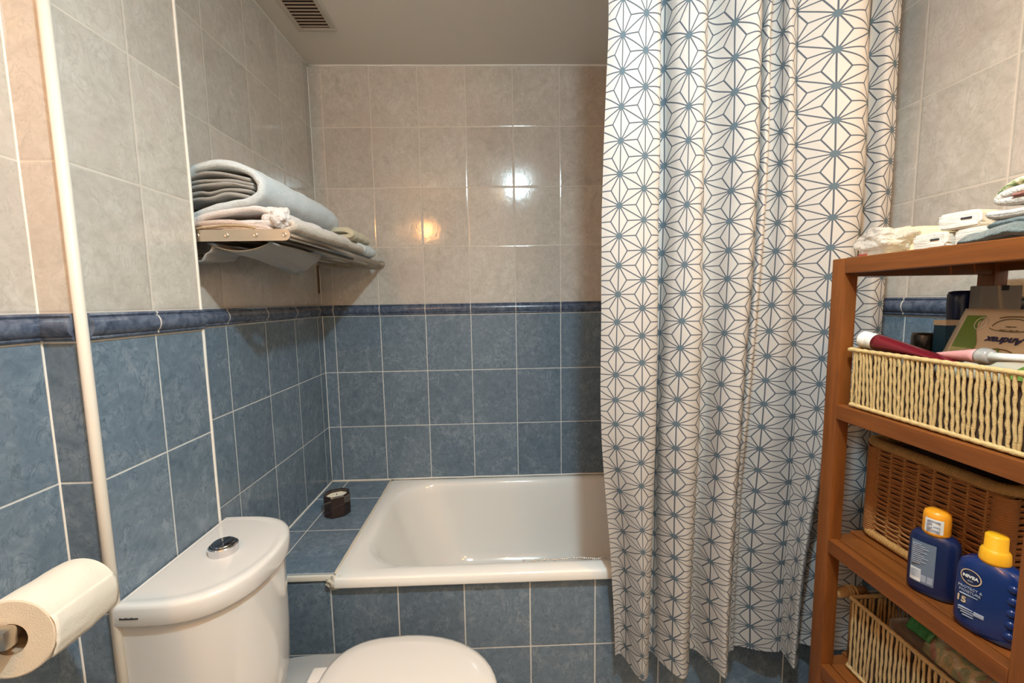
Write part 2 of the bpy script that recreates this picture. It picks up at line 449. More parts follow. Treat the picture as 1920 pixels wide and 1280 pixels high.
g=G(); g.lathe([(.0285,0),(.0285,.016),(.027,.0175)],36,c=(bx,by,.8098)); g.lathe([(.027,0),(.0255,.001),(.0245,-.0015)],36,c=(bx,by,.8273)); ob=g.obj('flush_button',M['chrome'],to,angle=40)
g=G(); g.lathe([(.0240,0),(.0240,.0045),(.0215,.0065),(0,.0068)],36,c=(bx,by,.8255)); g.obj('button_dome',M['dkchrome'],ob,smooth=True)
g=G(); g.box(bx-.0012,by-.021,.8320,bx+.0012,by+.021,.8326); g.obj('button_split',M['dark'],ob)
# maker's mark: tiny illegible dark lettering on the lid edge
M['ink']=mat('dark_print',(.03,.03,.035),.5)
g=G(); x=-.700
for k in range(10):
    w_=.0022+.0008*random.random(); hgt=.0034 if k in (0,3,6) else .0024
    g.box(x,CY-.1622,.785,x+w_,CY-.1608,.785+hgt); x+=w_+.0009
g.obj('maker_mark',M['ink'],to)
# bowl body
def egg(x0,x1,hw,z,n=40,p=2.3,back=.55):
    """toilet-shaped ring: squarish at the back, round at the front"""
    out=[]
    for k in range(n):
        a=2*PI*k/n; c_,s_=math.cos(a),math.sin(a)
        cx=x0+(x1-x0)*.42
        if c_>=0: X=cx+(x1-cx)*c_; Y=hw*s_
        else:
            e=2/3.6
            X=cx-(cx-x0)*abs(c_)**e; Y=hw*math.copysign(abs(s_)**e,s_)
        out.append(Vector((X,CY+Y,z)))
    return out
g=G(); g.loft([egg(-.66,-.24,.105,0),egg(-.66,-.24,.105,.05),egg(-.68,-.22,.10,.12),egg(-.70,-.18,.115,.22),egg(-.705,-.10,.155,.31),egg(-.708,-.055,.182,.365),egg(-.708,-.045,.187,.385),egg(-.704,-.05,.183,.393)])
g.obj('bowl',M['ceramic'],to,smooth=True)
def seat(x0,x1,hw,z,n=48):
    """D-shape with rounded rear corners"""
    out=[]
    for k in range(n):
        a=2*PI*k/n; c_,s_=math.cos(a),math.sin(a); cx=-.27
        if c_>=0: X=cx+(x1-cx)*c_**.95; Y=hw*math.copysign(abs(s_)**.93,s_)
        else:
            X=cx-(cx-x0)*abs(c_)**.45; Y=(hw-(abs(cx-X)/.19)**2*.035)*math.copysign(min(1,abs(s_)**.55),s_)
        out.append(Vector((X,CY+Y,z)))
    return out
g=G(); g.loft([seat(-.45,-.030,.178,.396),seat(-.455,-.026,.182,.400),seat(-.455,-.026,.182,.412),seat(-.45,-.030,.178,.4145)]); g.obj('seat',M['lidp'],to,angle=50)
g=G(); g.loft([seat(-.455,-.024,.182,.416),seat(-.460,-.020,.186,.419),seat(-.460,-.020,.186,.434),seat(-.456,-.024,.182,.442),seat(-.445,-.035,.171,.4475),seat(-.41,-.07,.14,.4505),seat(-.36,-.13,.09,.452),seat(-.3,-.2,.03,.4525)])
g.obj('seat_lid',M['lidp'],to,smooth=True)
for s in (-1,1):
    g=G(); g.box(-.492,CY+s*.085-.022,.394,-.452,CY+s*.085+.022,.428,.006); g.obj('hinge',M['lidp'],to,angle=40)

# ------------------------------------------------------------------ toilet roll and holder
RX,RZ,RY0,RY1,RR=-.657,.914,.530,.640,.0520
ro=empty('toilet_roll',(RX,RY0,RZ)); tag(ro,'white toilet paper roll on the wall holder beside the cistern','toilet roll')
g=G(); rings=[]; nn=72
def rollring(r,y,wob=0):
    out=[]
    for k in range(nn):
        a=2*PI*k/nn; rr=r+wob*noise.noise(Vector((math.cos(a)*2,math.sin(a)*2,y*30)))
        out.append(Vector((RX+rr*math.cos(a),y,RZ+rr*math.sin(a))))
    return out
g.loft([rollring(.0205,RY0+.0005),rollring(RR-.002,RY0),rollring(RR,RY0+.001)],False,False)
g.obj('roll_end',M['paperside'],ro)
g=G(); g.loft([rollring(RR,RY1-.001),rollring(RR-.002,RY1),rollring(.0205,RY1)],False,False)
g.obj('roll_end',M['paperside'],ro,smooth=False)
g=G(); g.loft([rollring(RR,RY0+.001)]+[rollring(RR,RY0+(RY1-RY0)*k/12,.0015) for k in range(1,12)]+[rollring(RR,RY1-.001)],False,False)
g.obj('roll_side',M['paper'],ro,smooth=True)
g=G(); g.loft([rollring(.0205,RY0),rollring(.0205,RY1)],False,False); g.obj('core',M['card'],ro,smooth=True)
# loose end hanging from the side facing the room
g=G(); rows=[]
for i in range(14):
    t_=i/13; a=math.radians(28-62*t_)
    r=RR+.0012+.006*max(0,t_-.55)
    px=RX+r*math.cos(a)+.002*max(0,t_-.6); pz=RZ+r*math.sin(a)
    rows.append([Vector((px+.0012*noise.noise(Vector((j*.5,i*.6,0))),RY0-.0005+(RY1-RY0+.001)*j/16,pz+(-.002*math.sin(j/16*PI*1.3) if i==13 else 0))) for j in range(17)])
g.loft(rows,False,False,closed=False)
o=g.obj('loose_sheet',M['paper'],ro,smooth=True); sm=o.modifiers.new('s','SOLIDIFY'); sm.thickness=.0006
RM=T(RX,RY0,RZ)@R(8.5,'Z')@R(-5.5,'X')@T(-RX,-RY0,-RZ)
for q in list(ro.children): q.data.transform(Matrix.Translation(ro.location)@Matrix.Identity(4)@Matrix.Translation(-ro.location)); q.data.transform(RM)
ho=empty('toilet_roll_holder',(WL,.47,.93)); tag(ho,'chrome toilet roll holder arm through the paper core, fixed to the left wall','toilet roll holder')
g=G(); g.tube([(WL+.004,.485,.9245),(-.70,.482,.9245),(-.668,.486,.9245),(-.660,.50,.9245),(-.657,.53,.9235),(-.673,.638,.913)],[.008,.008,.0085,.009,.0095,.0095],16); g.obj('arm',M['steel'],ho,smooth=True)
g=G(); g.lathe([(.026,0),(.026,.006),(.022,.010),(0,.011)],32,M=T(WL,.485,.9245)@R(90,'Y')); g.obj('flange',M['chrome'],ho,angle=40)
g=G(); g.box(-.672,.512,.911,-.642,.529,.938,.005); g.obj('end_stop',M['steel'],ho,angle=40)

# ------------------------------------------------------------------ towel rack
rk=empty('towel_rack',(WL,1.45,1.51)); tag(rk,'steel hotel towel shelf on the left wall above the bath, towels stacked on it','towel rack')
def plate(y):
    g=G(); pts=[]
    xe=-.509; z=1.514; r=.0135
    for k in range(13):
        a=math.radians(-90+180*k/12); pts.append((xe+r*math.cos(a),z+r*math.sin(a)))
    pts=[(WL,z-r)]+pts+[(WL,z+r)]
    g.loft([[Vector((x,y,zz)) for x,zz in pts],[Vector((x,y+.004,zz)) for x,zz in pts]]); return g.obj('bracket',M['steel'],rk)
BX=[-.713,-.645,-.577,-.509]
for y in (1.028,1.846):
    b=plate(y)
    for x in BX:
        g=G(); s=-1 if y<1.2 else 1
        if y<1.2:
            g.lathe([(.0056,0),(.0056,.001),(.0038,.0018),(.0028,.0008),(0,.0006)],20,M=T(x,y-.0001,1.514)@R(90,'X')); g.obj('screw',M['steel'],b,smooth=True)
            g=G(); g.lathe([(.0020,0),(.0,.0004)],8,M=T(x,y-.0012,1.514)@R(90,'X')); 
for x in BX:
    g=G(); g.tube([(x,1.032,1.514),(x,1.846,1.514)],.0085,16); g.obj('bar',M['steelbar'],rk,smooth=True)
for y in (1.835,1.03):
    g=G(); g.box(WL,y,1.392,WL+.0035,y+.013,1.514,.001); fl=g.obj('wall_flange',M['rust'],rk)
    g=G(); g.lathe([(.003,0),(.002,.0012)],12,M=T(WL+.0035,y+.0065,1.402)@R(90,'Y')); g.obj('screw',M['dark'],fl)

# ------------------------------------------------------------------ towels
def chaikin(P,n=2,closed=False):
    P=[Vector(p) for p in P]
    for _ in range(n):
        Q=[P[0]]
        for a,b in zip(P,P[1:]): Q+= [a.lerp(b,.25),a.lerp(b,.75)]
        Q.append(P[-1]); P=Q
    return P
def ribbon(path,th,y0,y1,ny=26,seed=0,amp=.004,taper=.03,shift=(0,0),droop=0,yw=0,fine=.0016):
    """thick cloth: 2-D path (x,z) with thickness, extruded along y with soft irregularity and rounded ends"""
    P=chaikin([(a,0,b) for a,b in path],3); n=len(P); g=G(); rings=[]
    ts=[0,.004,.012,.03]+[.06+.88*i/(ny-1) for i in range(ny)]+[.97,.988,.996,1]
    for t_ in ts:
        y=y0+(y1-y0)*t_
        e=min(t_,1-t_)*(y1-y0)
        k=min(1,math.sqrt(max(0,1-(1-min(1,e/(th*.5)))**2))) if th>0 else 1
        k=max(k,.25)
        top=[];bot=[]
        for i,p in enumerate(P):
            a=P[max(i-1,0)];b=P[min(i+1,n-1)]; d=(b-a).normalized(); nr=Vector((-d.z,0,d.x))
            s=i/(n-1); ek=min(1,math.sqrt(max(.02,1-(1-min(1,min(s,1-s)*n/3.5))**2)))
            q=Vector((p.x*3.0,y*7,p.z*6+seed))
            off=Vector((noise.noise(q*2.4+Vector((seed,0,0))),0,noise.noise(q*2.4+Vector((9,seed,3)))))*amp
            off+=Vector((noise.noise(q*9),0,noise.noise(q*9+Vector((4,4,4)))))*fine*1.5
            base=Vector((p.x+shift[0]*t_,y+yw*noise.noise(Vector((p.x*14,p.z*14,seed))),p.z+shift[1]*t_-droop*t_*t_))+off
            h=th*.5*k*ek*(1+.25*noise.noise(q*5))
            top.append(base+nr*h);bot.append(base-nr*h)
        rings.append(top+bot[::-1])
    g.loft(rings); return g
M['tblue']=terry('pale_blue_terry',(.70,.78,.82),(.58,.66,.70))
M['twhite']=terry('white_terry',(.82,.79,.78),(.70,.66,.65))
M['tcream']=terry('cream_terry',(.76,.71,.62),(.62,.56,.48),scale=260,dist=.006)
M['tgrey']=terry('grey_flannel',(.36,.37,.35),(.30,.30,.29),strength=.4)
M['ttan']=terry('tan_terry',(.52,.38,.22),(.42,.30,.17))
M['tpink']=terry('blush_terry',(.68,.56,.50),(.58,.46,.40))
M['tyell']=terry('pale_yellow_terry',(.66,.61,.44),(.56,.51,.36))
M['tteal']=terry('teal_cloth',(.115,.165,.170),(.07,.105,.11))
G_='towels stacked on the rack'
# T1 thick bath towel, folded: outer roll + inner layers
t1=empty('bath_towel',(-.65,1.3,1.60)); tag(t1,'thick pale blue folded bath towel, topmost on the towel rack','towel',G_)
outer=[(-.765,1.594),(-.757,1.634),(-.735,1.664),(-.700,1.681),(-.655,1.685),(-.610,1.678),(-.578,1.659),(-.562,1.636),(-.568,1.610),(-.595,1.596),(-.640,1.589),(-.690,1.580),(-.722,1.566),(-.757,1.556)]
ribbon(outer,.019,1.045,1.53,seed=1.3,shift=(-.010,.006),yw=.006).obj('outer_layer',M['tblue'],t1,smooth=True)
lay=[[(-.752,1.644),(-.715,1.664),(-.665,1.664),(-.625,1.656),(-.592,1.648)],
     [(-.756,1.631),(-.715,1.648),(-.67,1.646),(-.63,1.648),(-.588,1.638)],
     [(-.758,1.618),(-.720,1.635),(-.68,1.637),(-.635,1.640),(-.588,1.629)],
     [(-.760,1.606),(-.720,1.622),(-.690,1.617),(-.645,1.628),(-.590,1.619)],
     [(-.760,1.595),(-.722,1.607),(-.685,1.605),(-.645,1.617),(-.598,1.608)]]
for i,l in enumerate(lay):
    ribbon(l,.0085,1.048+.004*(i%2),1.46,seed=3+i,amp=.003,yw=.01,fine=.001).obj('inner_layer',M['tgrey'],t1,smooth=True)
# T2 white towel below
t2=empty('bath_towel',(-.65,1.3,1.56)); tag(t2,'white folded bath towel with a crumpled corner, second from the top of the rack stack','towel',G_)
p2=[(-.765,1.541),(-.740,1.555),(-.700,1.566),(-.650,1.574),(-.595,1.580),(-.555,1.577),(-.534,1.565),(-.538,1.550),(-.570,1.543),(-.63,1.548),(-.68,1.549),(-.73,1.540)]
ribbon(p2,.016,1.042,1.545,seed=5.1,amp=.006,shift=(.004,.0),yw=.008).obj('folded_cloth',M['twhite'],t2,smooth=True)
bm=bmesh.new(); bmesh.ops.create_icosphere(bm,subdivisions=5,radius=1)
for v in bm.verts:
    k=1+.34*noise.noise(v.co*1.7+Vector((2,1,0)))+.20*abs(noise.noise(v.co*3.4))
    v.co=Vector((-.540+v.co.x*.028*k,1.062+v.co.y*.026*k,1.560+v.co.z*.025*k))
g=G(); g.bm(bm); g.obj('crumpled_corner',M['twhite'],t2,smooth=True)
# T3 blush towel
t3=empty('bath_towel',(-.65,1.3,1.54)); tag(t3,'blush white folded towel, third down in the stack on the rack','towel',G_)
p3=[(-.765,1.526),(-.735,1.538),(-.700,1.546),(-.650,1.546),(-.595,1.541),(-.555,1.534),(-.552,1.531),(-.60,1.532),(-.66,1.536),(-.71,1.532)]
ribbon(p3,.0125,1.036,1.42,seed=8.1,amp=.004,yw=.006).obj('folded_cloth',M['tpink'],t3,smooth=True)
# T4 cream fluffy with pale blue end
t4=empty('hand_towel',(-.6,1.4,1.53)); tag(t4,'fluffy cream towel directly on the outer rack bars, bottom of the stack','towel',G_)
p4=[(-.62,1.534),(-.58,1.538),(-.545,1.547),(-.520,1.553),(-.502,1.545),(-.505,1.533),(-.54,1.530),(-.60,1.529)]
ribbon(p4,.015,1.060,1.62,seed=11,amp=.004,shift=(0,.006)).obj('folded_cloth',M['tcream'],t4,smooth=True)
p4b=[(-.66,1.545),(-.60,1.555),(-.55,1.562),(-.515,1.562),(-.500,1.550),(-.505,1.536),(-.53,1.533),(-.60,1.534)]
ribbon(p4b,.020,1.575,1.720,seed=12,amp=.004).obj('blue_end',M['tblue'],t4,smooth=True)
# T5 tan cloth just above front bracket
t5=ribbon([(-.72,1.530),(-.69,1.537),(-.65,1.540),(-.60,1.538),(-.575,1.532),(-.60,1.528),(-.66,1.528)],.006,1.034,1.30,seed=14,amp=.002).obj('face_cloth',M['ttan'],smooth=True)
tag(t5,'tan face cloth folded flat just above the front bracket of the rack','cloth',G_)
# T6 yellow ribbed towel behind
g=ribbon([(-.68,1.585),(-.62,1.596),(-.560,1.604),(-.530,1.602),(-.512,1.590),(-.520,1.580),(-.56,1.578),(-.62,1.578)],.018,1.50,1.70,seed=15,amp=.002)
for v in g.v:
    v.x+= .003*math.sin(v.y*230); v.z+=.003*math.sin(v.y*230)
t6=g.obj('hand_towel',M['tyell'],smooth=True); tag(t6,'pale yellow ribbed towel at the far end of the rack stack','towel',G_)
# cloths sagging below the bars
def sheet(fn,nu,nv,name,m,th=.003,parent=None):
    g=G(); g.loft([[Vector(fn(i/(nu-1),j/(nv-1))) for j in range(nv)] for i in range(nu)],False,False,closed=False)
    o=g.obj(name,m,parent,smooth=True); s=o.modifiers.new('s','SOLIDIFY'); s.thickness=th; s.offset=0; return o
def f1(u,v):
    y=1.05+.285*u+.012*v; x=-.715+.165*v
    z=1.503-.050*math.sin(min(1,(1-v)*1.0)*PI*.5)*math.sin(PI*(.35+.62*u)*.62)*1.05 -.004*math.sin(y*40+v*3)
    if v<.5: z=1.503-.052*math.sin(PI*min(1,v*1.15)) *(.35+.75*u)-.003*math.sin(v*30+u*8)
    else: z=1.503-.052*math.sin(PI*min(1,v*1.15))*(.35+.75*u) if v<.87 else 1.503
    return (x,y,z)
def f1(u,v):
    y=1.05+.290*u; x=-.705+.150*v
    sag=math.sin(PI*v)**.8*(.020+.030*u)
    return (x,y,1.500-sag-.0025*math.sin(v*26+u*9)*u)
hc=sheet(f1,26,26,'face_cloth',M['tgrey']); tag(hc,'grey striped face cloth hanging down between the rack bars','cloth')
for k in range(3):
    y=1.283+.014*k; g=G(); g.box(-.655,y,1.4455-.0006*k,-.605,y+.006,1.4482); 
def f2(u,v):
    y=1.045+.13*v; x=-.775+.085*u
    return (x,y,1.498-.045*math.sin(PI*(.15+.8*u))*(1-.35*v)-.003*math.sin(u*22))
h2=sheet(f2,22,18,'flannel',M['tgrey']); tag(h2,'grey flannel sagging under the rack next to the left wall','cloth')
def f3(u,v):
    y=1.30+.16*v; x=-.735+.10*u
    return (x,y,1.498-.050*math.sin(PI*(.1+.85*u))*(.5+.5*v)-.003*math.sin(u*18+v*4))
M['tslate']=terry('slate_flannel',(.30,.33,.33),(.24,.27,.27),strength=.4)
h3=sheet(f3,22,18,'flannel',M['tslate']); tag(h3,'bluish grey flannel drooping under the middle of the rack','cloth')

# ------------------------------------------------------------------ shower curtain
CURT=[
(1.987,[(0.245,0.955),(0.262,0.945),(0.313,0.935),(0.351,0.94),(0.363,0.985),(0.383,0.99),(0.397,0.955),(0.43,0.935),(0.454,0.945),(0.469,0.985),(0.498,0.985),(0.526,0.95),(0.555,0.935),(0.581,0.955),(0.591,0.98),(0.59,0.95),(0.604,0.955),(0.624,0.99),(0.647,0.99),(0.65,0.965),(0.672,0.97),(0.675,0.965),(0.719,0.935),(0.771,0.925),(0.807,0.945),(0.845,0.995),(0.871,0.995),(0.883,0.97),(0.915,0.975)]),
(1.546,[(0.243,0.995),(0.268,0.985),(0.327,0.975),(0.369,0.98),(0.38,1.025),(0.404,1.03),(0.42,0.995),(0.451,0.975),(0.477,0.985),(0.49,1.025),(0.527,1.025),(0.553,0.99),(0.582,0.975),(0.611,0.995),(0.619,1.02),(0.617,0.99),(0.632,0.995),(0.649,1.03),(0.676,1.03),(0.692,1.005),(0.719,1.01),(0.724,1.005),(0.766,0.975),(0.814,0.965),(0.853,0.985),(0.886,1.035),(0.915,1.035),(0.926,1.01),(0.96,1.015)]),
(0.985,[(0.259,1.052),(0.281,1.045),(0.342,1.019),(0.388,1.026),(0.4,1.075),(0.416,1.08),(0.421,1.045),(0.466,1.019),(0.504,1.032),(0.519,1.076),(0.55,1.076),(0.565,1.038),(0.593,1.018),(0.622,1.042),(0.629,1.07),(0.631,1.049),(0.645,1.054),(0.66,1.083),(0.685,1.083),(0.721,1.059),(0.777,1.061),(0.784,1.059),(0.8,1.03),(0.817,1.015),(0.849,1.035),(0.884,1.086),(0.929,1.083),(0.962,1.061),(1.003,1.065)]),
(0.603,[(0.302,1.106),(0.33,1.103),(0.364,1.047),(0.395,1.06),(0.41,1.115),(0.429,1.12),(0.441,1.085),(0.481,1.047),(0.514,1.068),(0.532,1.118),(0.552,1.118),(0.574,1.073),(0.599,1.044),(0.634,1.078),(0.648,1.11),(0.657,1.104),(0.669,1.109),(0.678,1.127),(0.696,1.127),(0.738,1.105),(0.796,1.103),(0.806,1.105),(0.809,1.079),(0.81,1.055),(0.84,1.075),(0.877,1.129),(0.919,1.118),(0.971,1.103),(1.035,1.105)]),
(0.262,[(0.323,1.13),(0.345,1.13),(0.371,1.055),(0.399,1.07),(0.416,1.13),(0.434,1.135),(0.449,1.1),(0.485,1.055),(0.519,1.08),(0.54,1.135),(0.568,1.135),(0.591,1.085),(0.606,1.05),(0.636,1.09),(0.652,1.125),(0.668,1.13),(0.682,1.135),(0.686,1.145),(0.709,1.145),(0.765,1.125),(0.807,1.12),(0.819,1.125),(0.818,1.1),(0.816,1.07),(0.844,1.09),(0.881,1.145),(0.932,1.13),(0.99,1.12),(1.058,1.12)]),
]
def star_mat():
    m=mat('star_lattice_cotton',(.78,.75,.70),.8,spec=.15); n=N(m)
    uv=n.n('ShaderNodeUVMap'); uv.uv_map='UVMap'; X=n.xyz(uv.outputs[0]); x,y=X[0],X[1]
    hh=math.sqrt(3)/2
    def fam(ang):
        c_,s_=math.cos(ang)/hh,math.sin(ang)/hh
        return n.m('FRACT',n.m('ADD',n.m('ADD',n.m('MULTIPLY',x,c_),n.m('MULTIPLY',y,s_)),100.0))
    f=[fam(a) for a in (0,2*PI/3,4*PI/3)]
    sm=n.m('ADD',n.m('ADD',f[0],f[1]),f[2])
    fl=n.m('GREATER_THAN',sm,1.5)
    b=[n.m('ABSOLUTE',n.m('SUBTRACT',q,fl)) for q in f]
    m1=n.m('MINIMUM',n.m('MINIMUM',b[0],b[1]),b[2]); m3=n.m('MAXIMUM',n.m('MAXIMUM',b[0],b[1]),b[2])
    m2=n.m('SUBTRACT',n.m('SUBTRACT',1,m1),m3)
    d1=n.m('MULTIPLY',m1,hh); d2=n.m('MULTIPLY',n.m('SUBTRACT',m2,m1),hh/math.sqrt(3))
    d=n.m('MINIMUM',d1,d2)
    r=n.m('SQRT',n.m('MULTIPLY',n.m('ADD',n.m('ADD',n.m('MULTIPLY',m1,m1),n.m('MULTIPLY',m2,m2)),n.m('MULTIPLY',m1,m2)),1.0))
    ln=n.m('SUBTRACT',1,n.m('DIVIDE',n.m('SUBTRACT',d,.015),.009),clamp=True)
    dot=n.m('SUBTRACT',1,n.m('DIVIDE',n.m('SUBTRACT',r,.100),.014),clamp=True)
    c=n.mix(ln,(.53,.52,.50),(.085,.105,.135)); c=n.mix(dot,c,(.105,.150,.185)); n.col(c)
    P=n.obj(); n.nrm(n.bump(n.m('ADD',n.noise(n.map(P,(1,1,.3)),30,4),n.m('MULTIPLY',n.noise(P,900,1),.1)),.25,.006))
    # thin cotton lets a little light through
    tr=n.n('ShaderNodeBsdfTranslucent'); n.l(c,tr.inputs[0]); mx=n.n('ShaderNodeMixShader'); mx.inputs[0].default_value=.12
    out=[q for q in n.t.nodes if q.type=='OUTPUT_MATERIAL'][0]
    n.l(n.b.outputs[0],mx.inputs[1]); n.l(tr.outputs[0],mx.inputs[2]); n.l(mx.outputs[0],out.inputs[0])
    return m
def cr(p0,p1,p2,p3,t_): return .5*((2*p1)+(p2-p0)*t_+(2*p0-5*p1+4*p2-p3)*t_*t_+(3*p1-p0-3*p2+p3)*t_**3)
cu=empty('shower_curtain',(.65,1.05,2.06)); tag(cu,'white shower curtain with slate blue star lattice hanging in front of the bath','shower curtain')
CZ=[c_[0] for c_ in CURT]
ztop,zbot=2.305,.296
def ctrl(z):
    # piecewise-smooth interpolation of the control rows over height
    if z>=CZ[0]: 
        return [Vector(p) for p in CURT[0][1]]
    for i in range(len(CZ)-1):
        if z>=CZ[i+1]:
            t_=(CZ[i]-z)/(CZ[i]-CZ[i+1])
            A=CURT[max(i-1,0)][1];B=CURT[i][1];C_=CURT[i+1][1];D_=CURT[min(i+2,len(CURT)-1)][1]
            return [cr(Vector(a),Vector(b),Vector(c_),Vector(d_),t_) for a,b,c_,d_ in zip(A,B,C_,D_)]
    return [Vector(p) for p in CURT[-1][1]]
SUB=7; NZ=104
def curve(z):
    P=ctrl(z); out=[]
    for i in range(len(P)-1):
        for k in range(SUB):
            out.append(cr(P[max(i-1,0)],P[i],P[i+1],P[min(i+2,len(P)-1)],k/SUB))
    out.append(P[-1]); return out
ref=curve(1.3); arc=[0]
for a,b in zip(ref,ref[1:]): arc.append(arc[-1]+(b-a).length)
rows=[];V=[]
vv=0; zs=[ztop+(zbot-ztop)*k/NZ for k in range(NZ+1)]
for k,z in enumerate(zs):
    if k: 
        s_=.0625+.0075*min(1,max(0,(z-.7)/1.15)); vv-=abs(zs[k]-zs[k-1])/s_
    V.append(vv)
    row=[]; cz=curve(z); ym=sum(q.y for q in cz)/len(cz)
    for i,p in enumerate(cz):
        a=arc[i]
        wy=.0035*noise.noise(Vector((a*9,z*4.2,1)))+.0022*noise.noise(Vector((a*22,z*10,5)))
        p=Vector((p.x,ym+(p.y-ym)*(1.12+.26*min(1,max(0,(z-.35)/.8))),0))
        row.append(Vector((p.x+.002*noise.noise(Vector((a*12,z*5,8))),p.y+wy,z)))
    rows.append(row)
g=G(); g.loft(rows,False,False,closed=False); o=g.obj('cloth',star_mat(),cu,smooth=True)
uvl=o.data.uv_layers.new(name='UVMap'); nc=len(arc)
UA=[a/.0665+.30 for a in arc]
for l in o.data.loops:
    i=l.vertex_index; uvl.data[l.index].uv=(UA[i%nc],V[i//nc]+.18)
g=G(); hem=[]
for row,dz in ((rows[-2],0),(rows[-1],0)): hem.append([p+Vector((0,-.0009,dz)) for p in row])
# rod and rings (just above the picture)
rod=empty('curtain_rail',(.2,.955,ZC)); tag(rod,'white ceiling rail above the star patterned shower curtain','curtain rail')
g=G(); g.box(WL+.08,.945,ZC-.018,WR,.965,ZC,.003); g.obj('track',M['trimw'],rod,angle=40)
for i in range(0,12):
    x=.26+.058*i
    g=G(); g.box(x-.003,.951,ZC-.034,x+.003,.959,ZC-.016,.001); g.obj('glider',M['trimw'],cu,angle=40)

# ------------------------------------------------------------------ wooden shelf unit
un=empty('wooden_shelf_unit',(.86,.66,0)); tag(un,'orange-brown slatted wooden shelf unit against the right wall','shelf unit')
UX0,UX1,UY0,UY1=.690,1.030,.475,.855
PX,PY=.028,.032
for x in (UX0,UX1-PX):
    for y in (UY0,UY1-PY):
        g=G(); g.box(x,y,0,x+PX,y+PY,1.4225,.002); g.obj('post',M['wz'],un,angle=40)
SH=[1.4225,1.125,.833,.543,.20]
for i,z in enumerate(SH):
    sh=bpy.data.objects.new('shelf',None); COL.objects.link(sh); sh.parent=un; sh.location=(0,0,0); sh.matrix_parent_inverse=parent_inv(un)
    def piece(name,*b,m='wy'):
        g=G(); g.box(*b,.0015); o=g.obj(name,M[m]); o.parent=sh; return o
    y0,y1=UY0+PY,UY1-PY
    piece('rail',UX0,y0,z-.030,UX0+.020,y1,z)
    piece('rail',UX1-.020,y0,z-.030,UX1,y1,z)
    piece('end_rail',UX0+PX,UY1-PY+.004,z-.036,UX1-PX,UY1-.004,z-.006,m='wx')
    piece('end_rail',UX0+PX,UY0+.004,z-.036,UX1-PX,UY0+PY-.004,z-.006,m='wx')
    ns=6; a=UX0+.0235; wd=(UX1-.0235-a-(ns-1)*.0035)/ns
    for k in range(ns):
        x=a+k*(wd+.0035)
        piece('slat',x,UY0+.0325 if (k in(0,ns-1)) else UY0+.001,z-.0055 if False else z-.012,x+wd,UY1-.0325 if (k in(0,ns-1)) else UY1-.001,z-.001)

# ------------------------------------------------------------------ rope baskets
M['rope']=rope_mat('paper_rope',(.62,.43,.19)); M['rope2']=rope_mat('seagrass_rope',(.50,.34,.16))
M['basket_shade']=mat('basket_inside_shade',(.05,.025,.012),.9)  # dark colour standing in for the shade inside the baskets
def rope_basket(name,x0,x1,y0,y1,z0,z1,m,label,step=.0079,rad=.0027,out=.006,seed=0):
    b=empty(name,((x0+x1)/2,(y0+y1)/2,z0)); tag(b,label,'basket')
    rnd=random.Random(seed)
    def per(s,e=0):
        X0,X1,Y0,Y1=x0-e,x1+e,y0-e,y1+e; Lx,Ly=X1-X0,Y1-Y0; s=s%(2*(Lx+Ly))
        if s<Ly: return (X0,Y1-s)
        s-=Ly
        if s<Lx: return (X0+s,Y0)
        s-=Lx
        if s<Ly: return (X1,Y0+s)
        return (X1-(s-Ly),Y1)
    L=2*((x1-x0)+(y1-y0)); g=G(); n=int(L/step)
    for k in range(n):
        s=(k+.5)*L/n; ph=rnd.random()*6; tilt=(rnd.random()-.5)*.0045
        if rnd.random()<.08: tilt*=2.2
        path=[];rr=[]
        for j in range(13):
            t_=j/12; e=out*t_; x,y=per(s+tilt*(t_-.5)*2+.0006*math.sin(t_*22+ph))
            cx,cy=(x0+x1)/2,(y0+y1)/2
            x+=math.copysign(e,x-cx)*(abs(x-x0)<1e-6 or abs(x-x1)<1e-6); y+=math.copysign(e,y-cy)*(abs(y-y0)<1e-6 or abs(y-y1)<1e-6)
            path.append((x,y,z0+.005+(z1-z0-.008)*t_)); rr.append(rad*(.86+.20*math.sin(t_*34+ph)+.1*rnd.random()))
        g.tube(path,rr,6,False)
    g.obj('woven_wall',m,b,smooth=True)
    def rim(e,z,r,nm):
        g=G(); path=[];rr=[]
        for k in range(241):
            s=k/240*2*((x1-x0)+(y1-y0)+4*e); x,y=per(s,e); path.append((x,y,z)); rr.append(r*(1+.13*math.sin(k*1.9)))
        g.tube(path,rr,8,False); g.obj(nm,m,b,smooth=True)
    rim(out,z1-.003,.0042,'rim'); rim(.001,z0+.0045,.0042,'base_rim')
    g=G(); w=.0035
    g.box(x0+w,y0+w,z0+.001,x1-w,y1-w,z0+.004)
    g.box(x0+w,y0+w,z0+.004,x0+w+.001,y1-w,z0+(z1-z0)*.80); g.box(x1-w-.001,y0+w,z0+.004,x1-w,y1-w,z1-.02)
    g.obj('inside_shade',M['basket_shade'],b)  # dark sheets, so gaps between strands show a shaded interior
    return b
rope_basket('rope_basket',.703,.985,.521,.802,1.1262,1.244,M['rope'],'pale twisted rope basket on the second shelf, full of toiletries',seed=2)
rope_basket('rope_basket',.742,.985,.512,.812,.5445,.708,M['rope2'],'upright strand rope basket low in the shelf unit, below the sunscreen bottles',seed=5,step=.0088,out=.002)

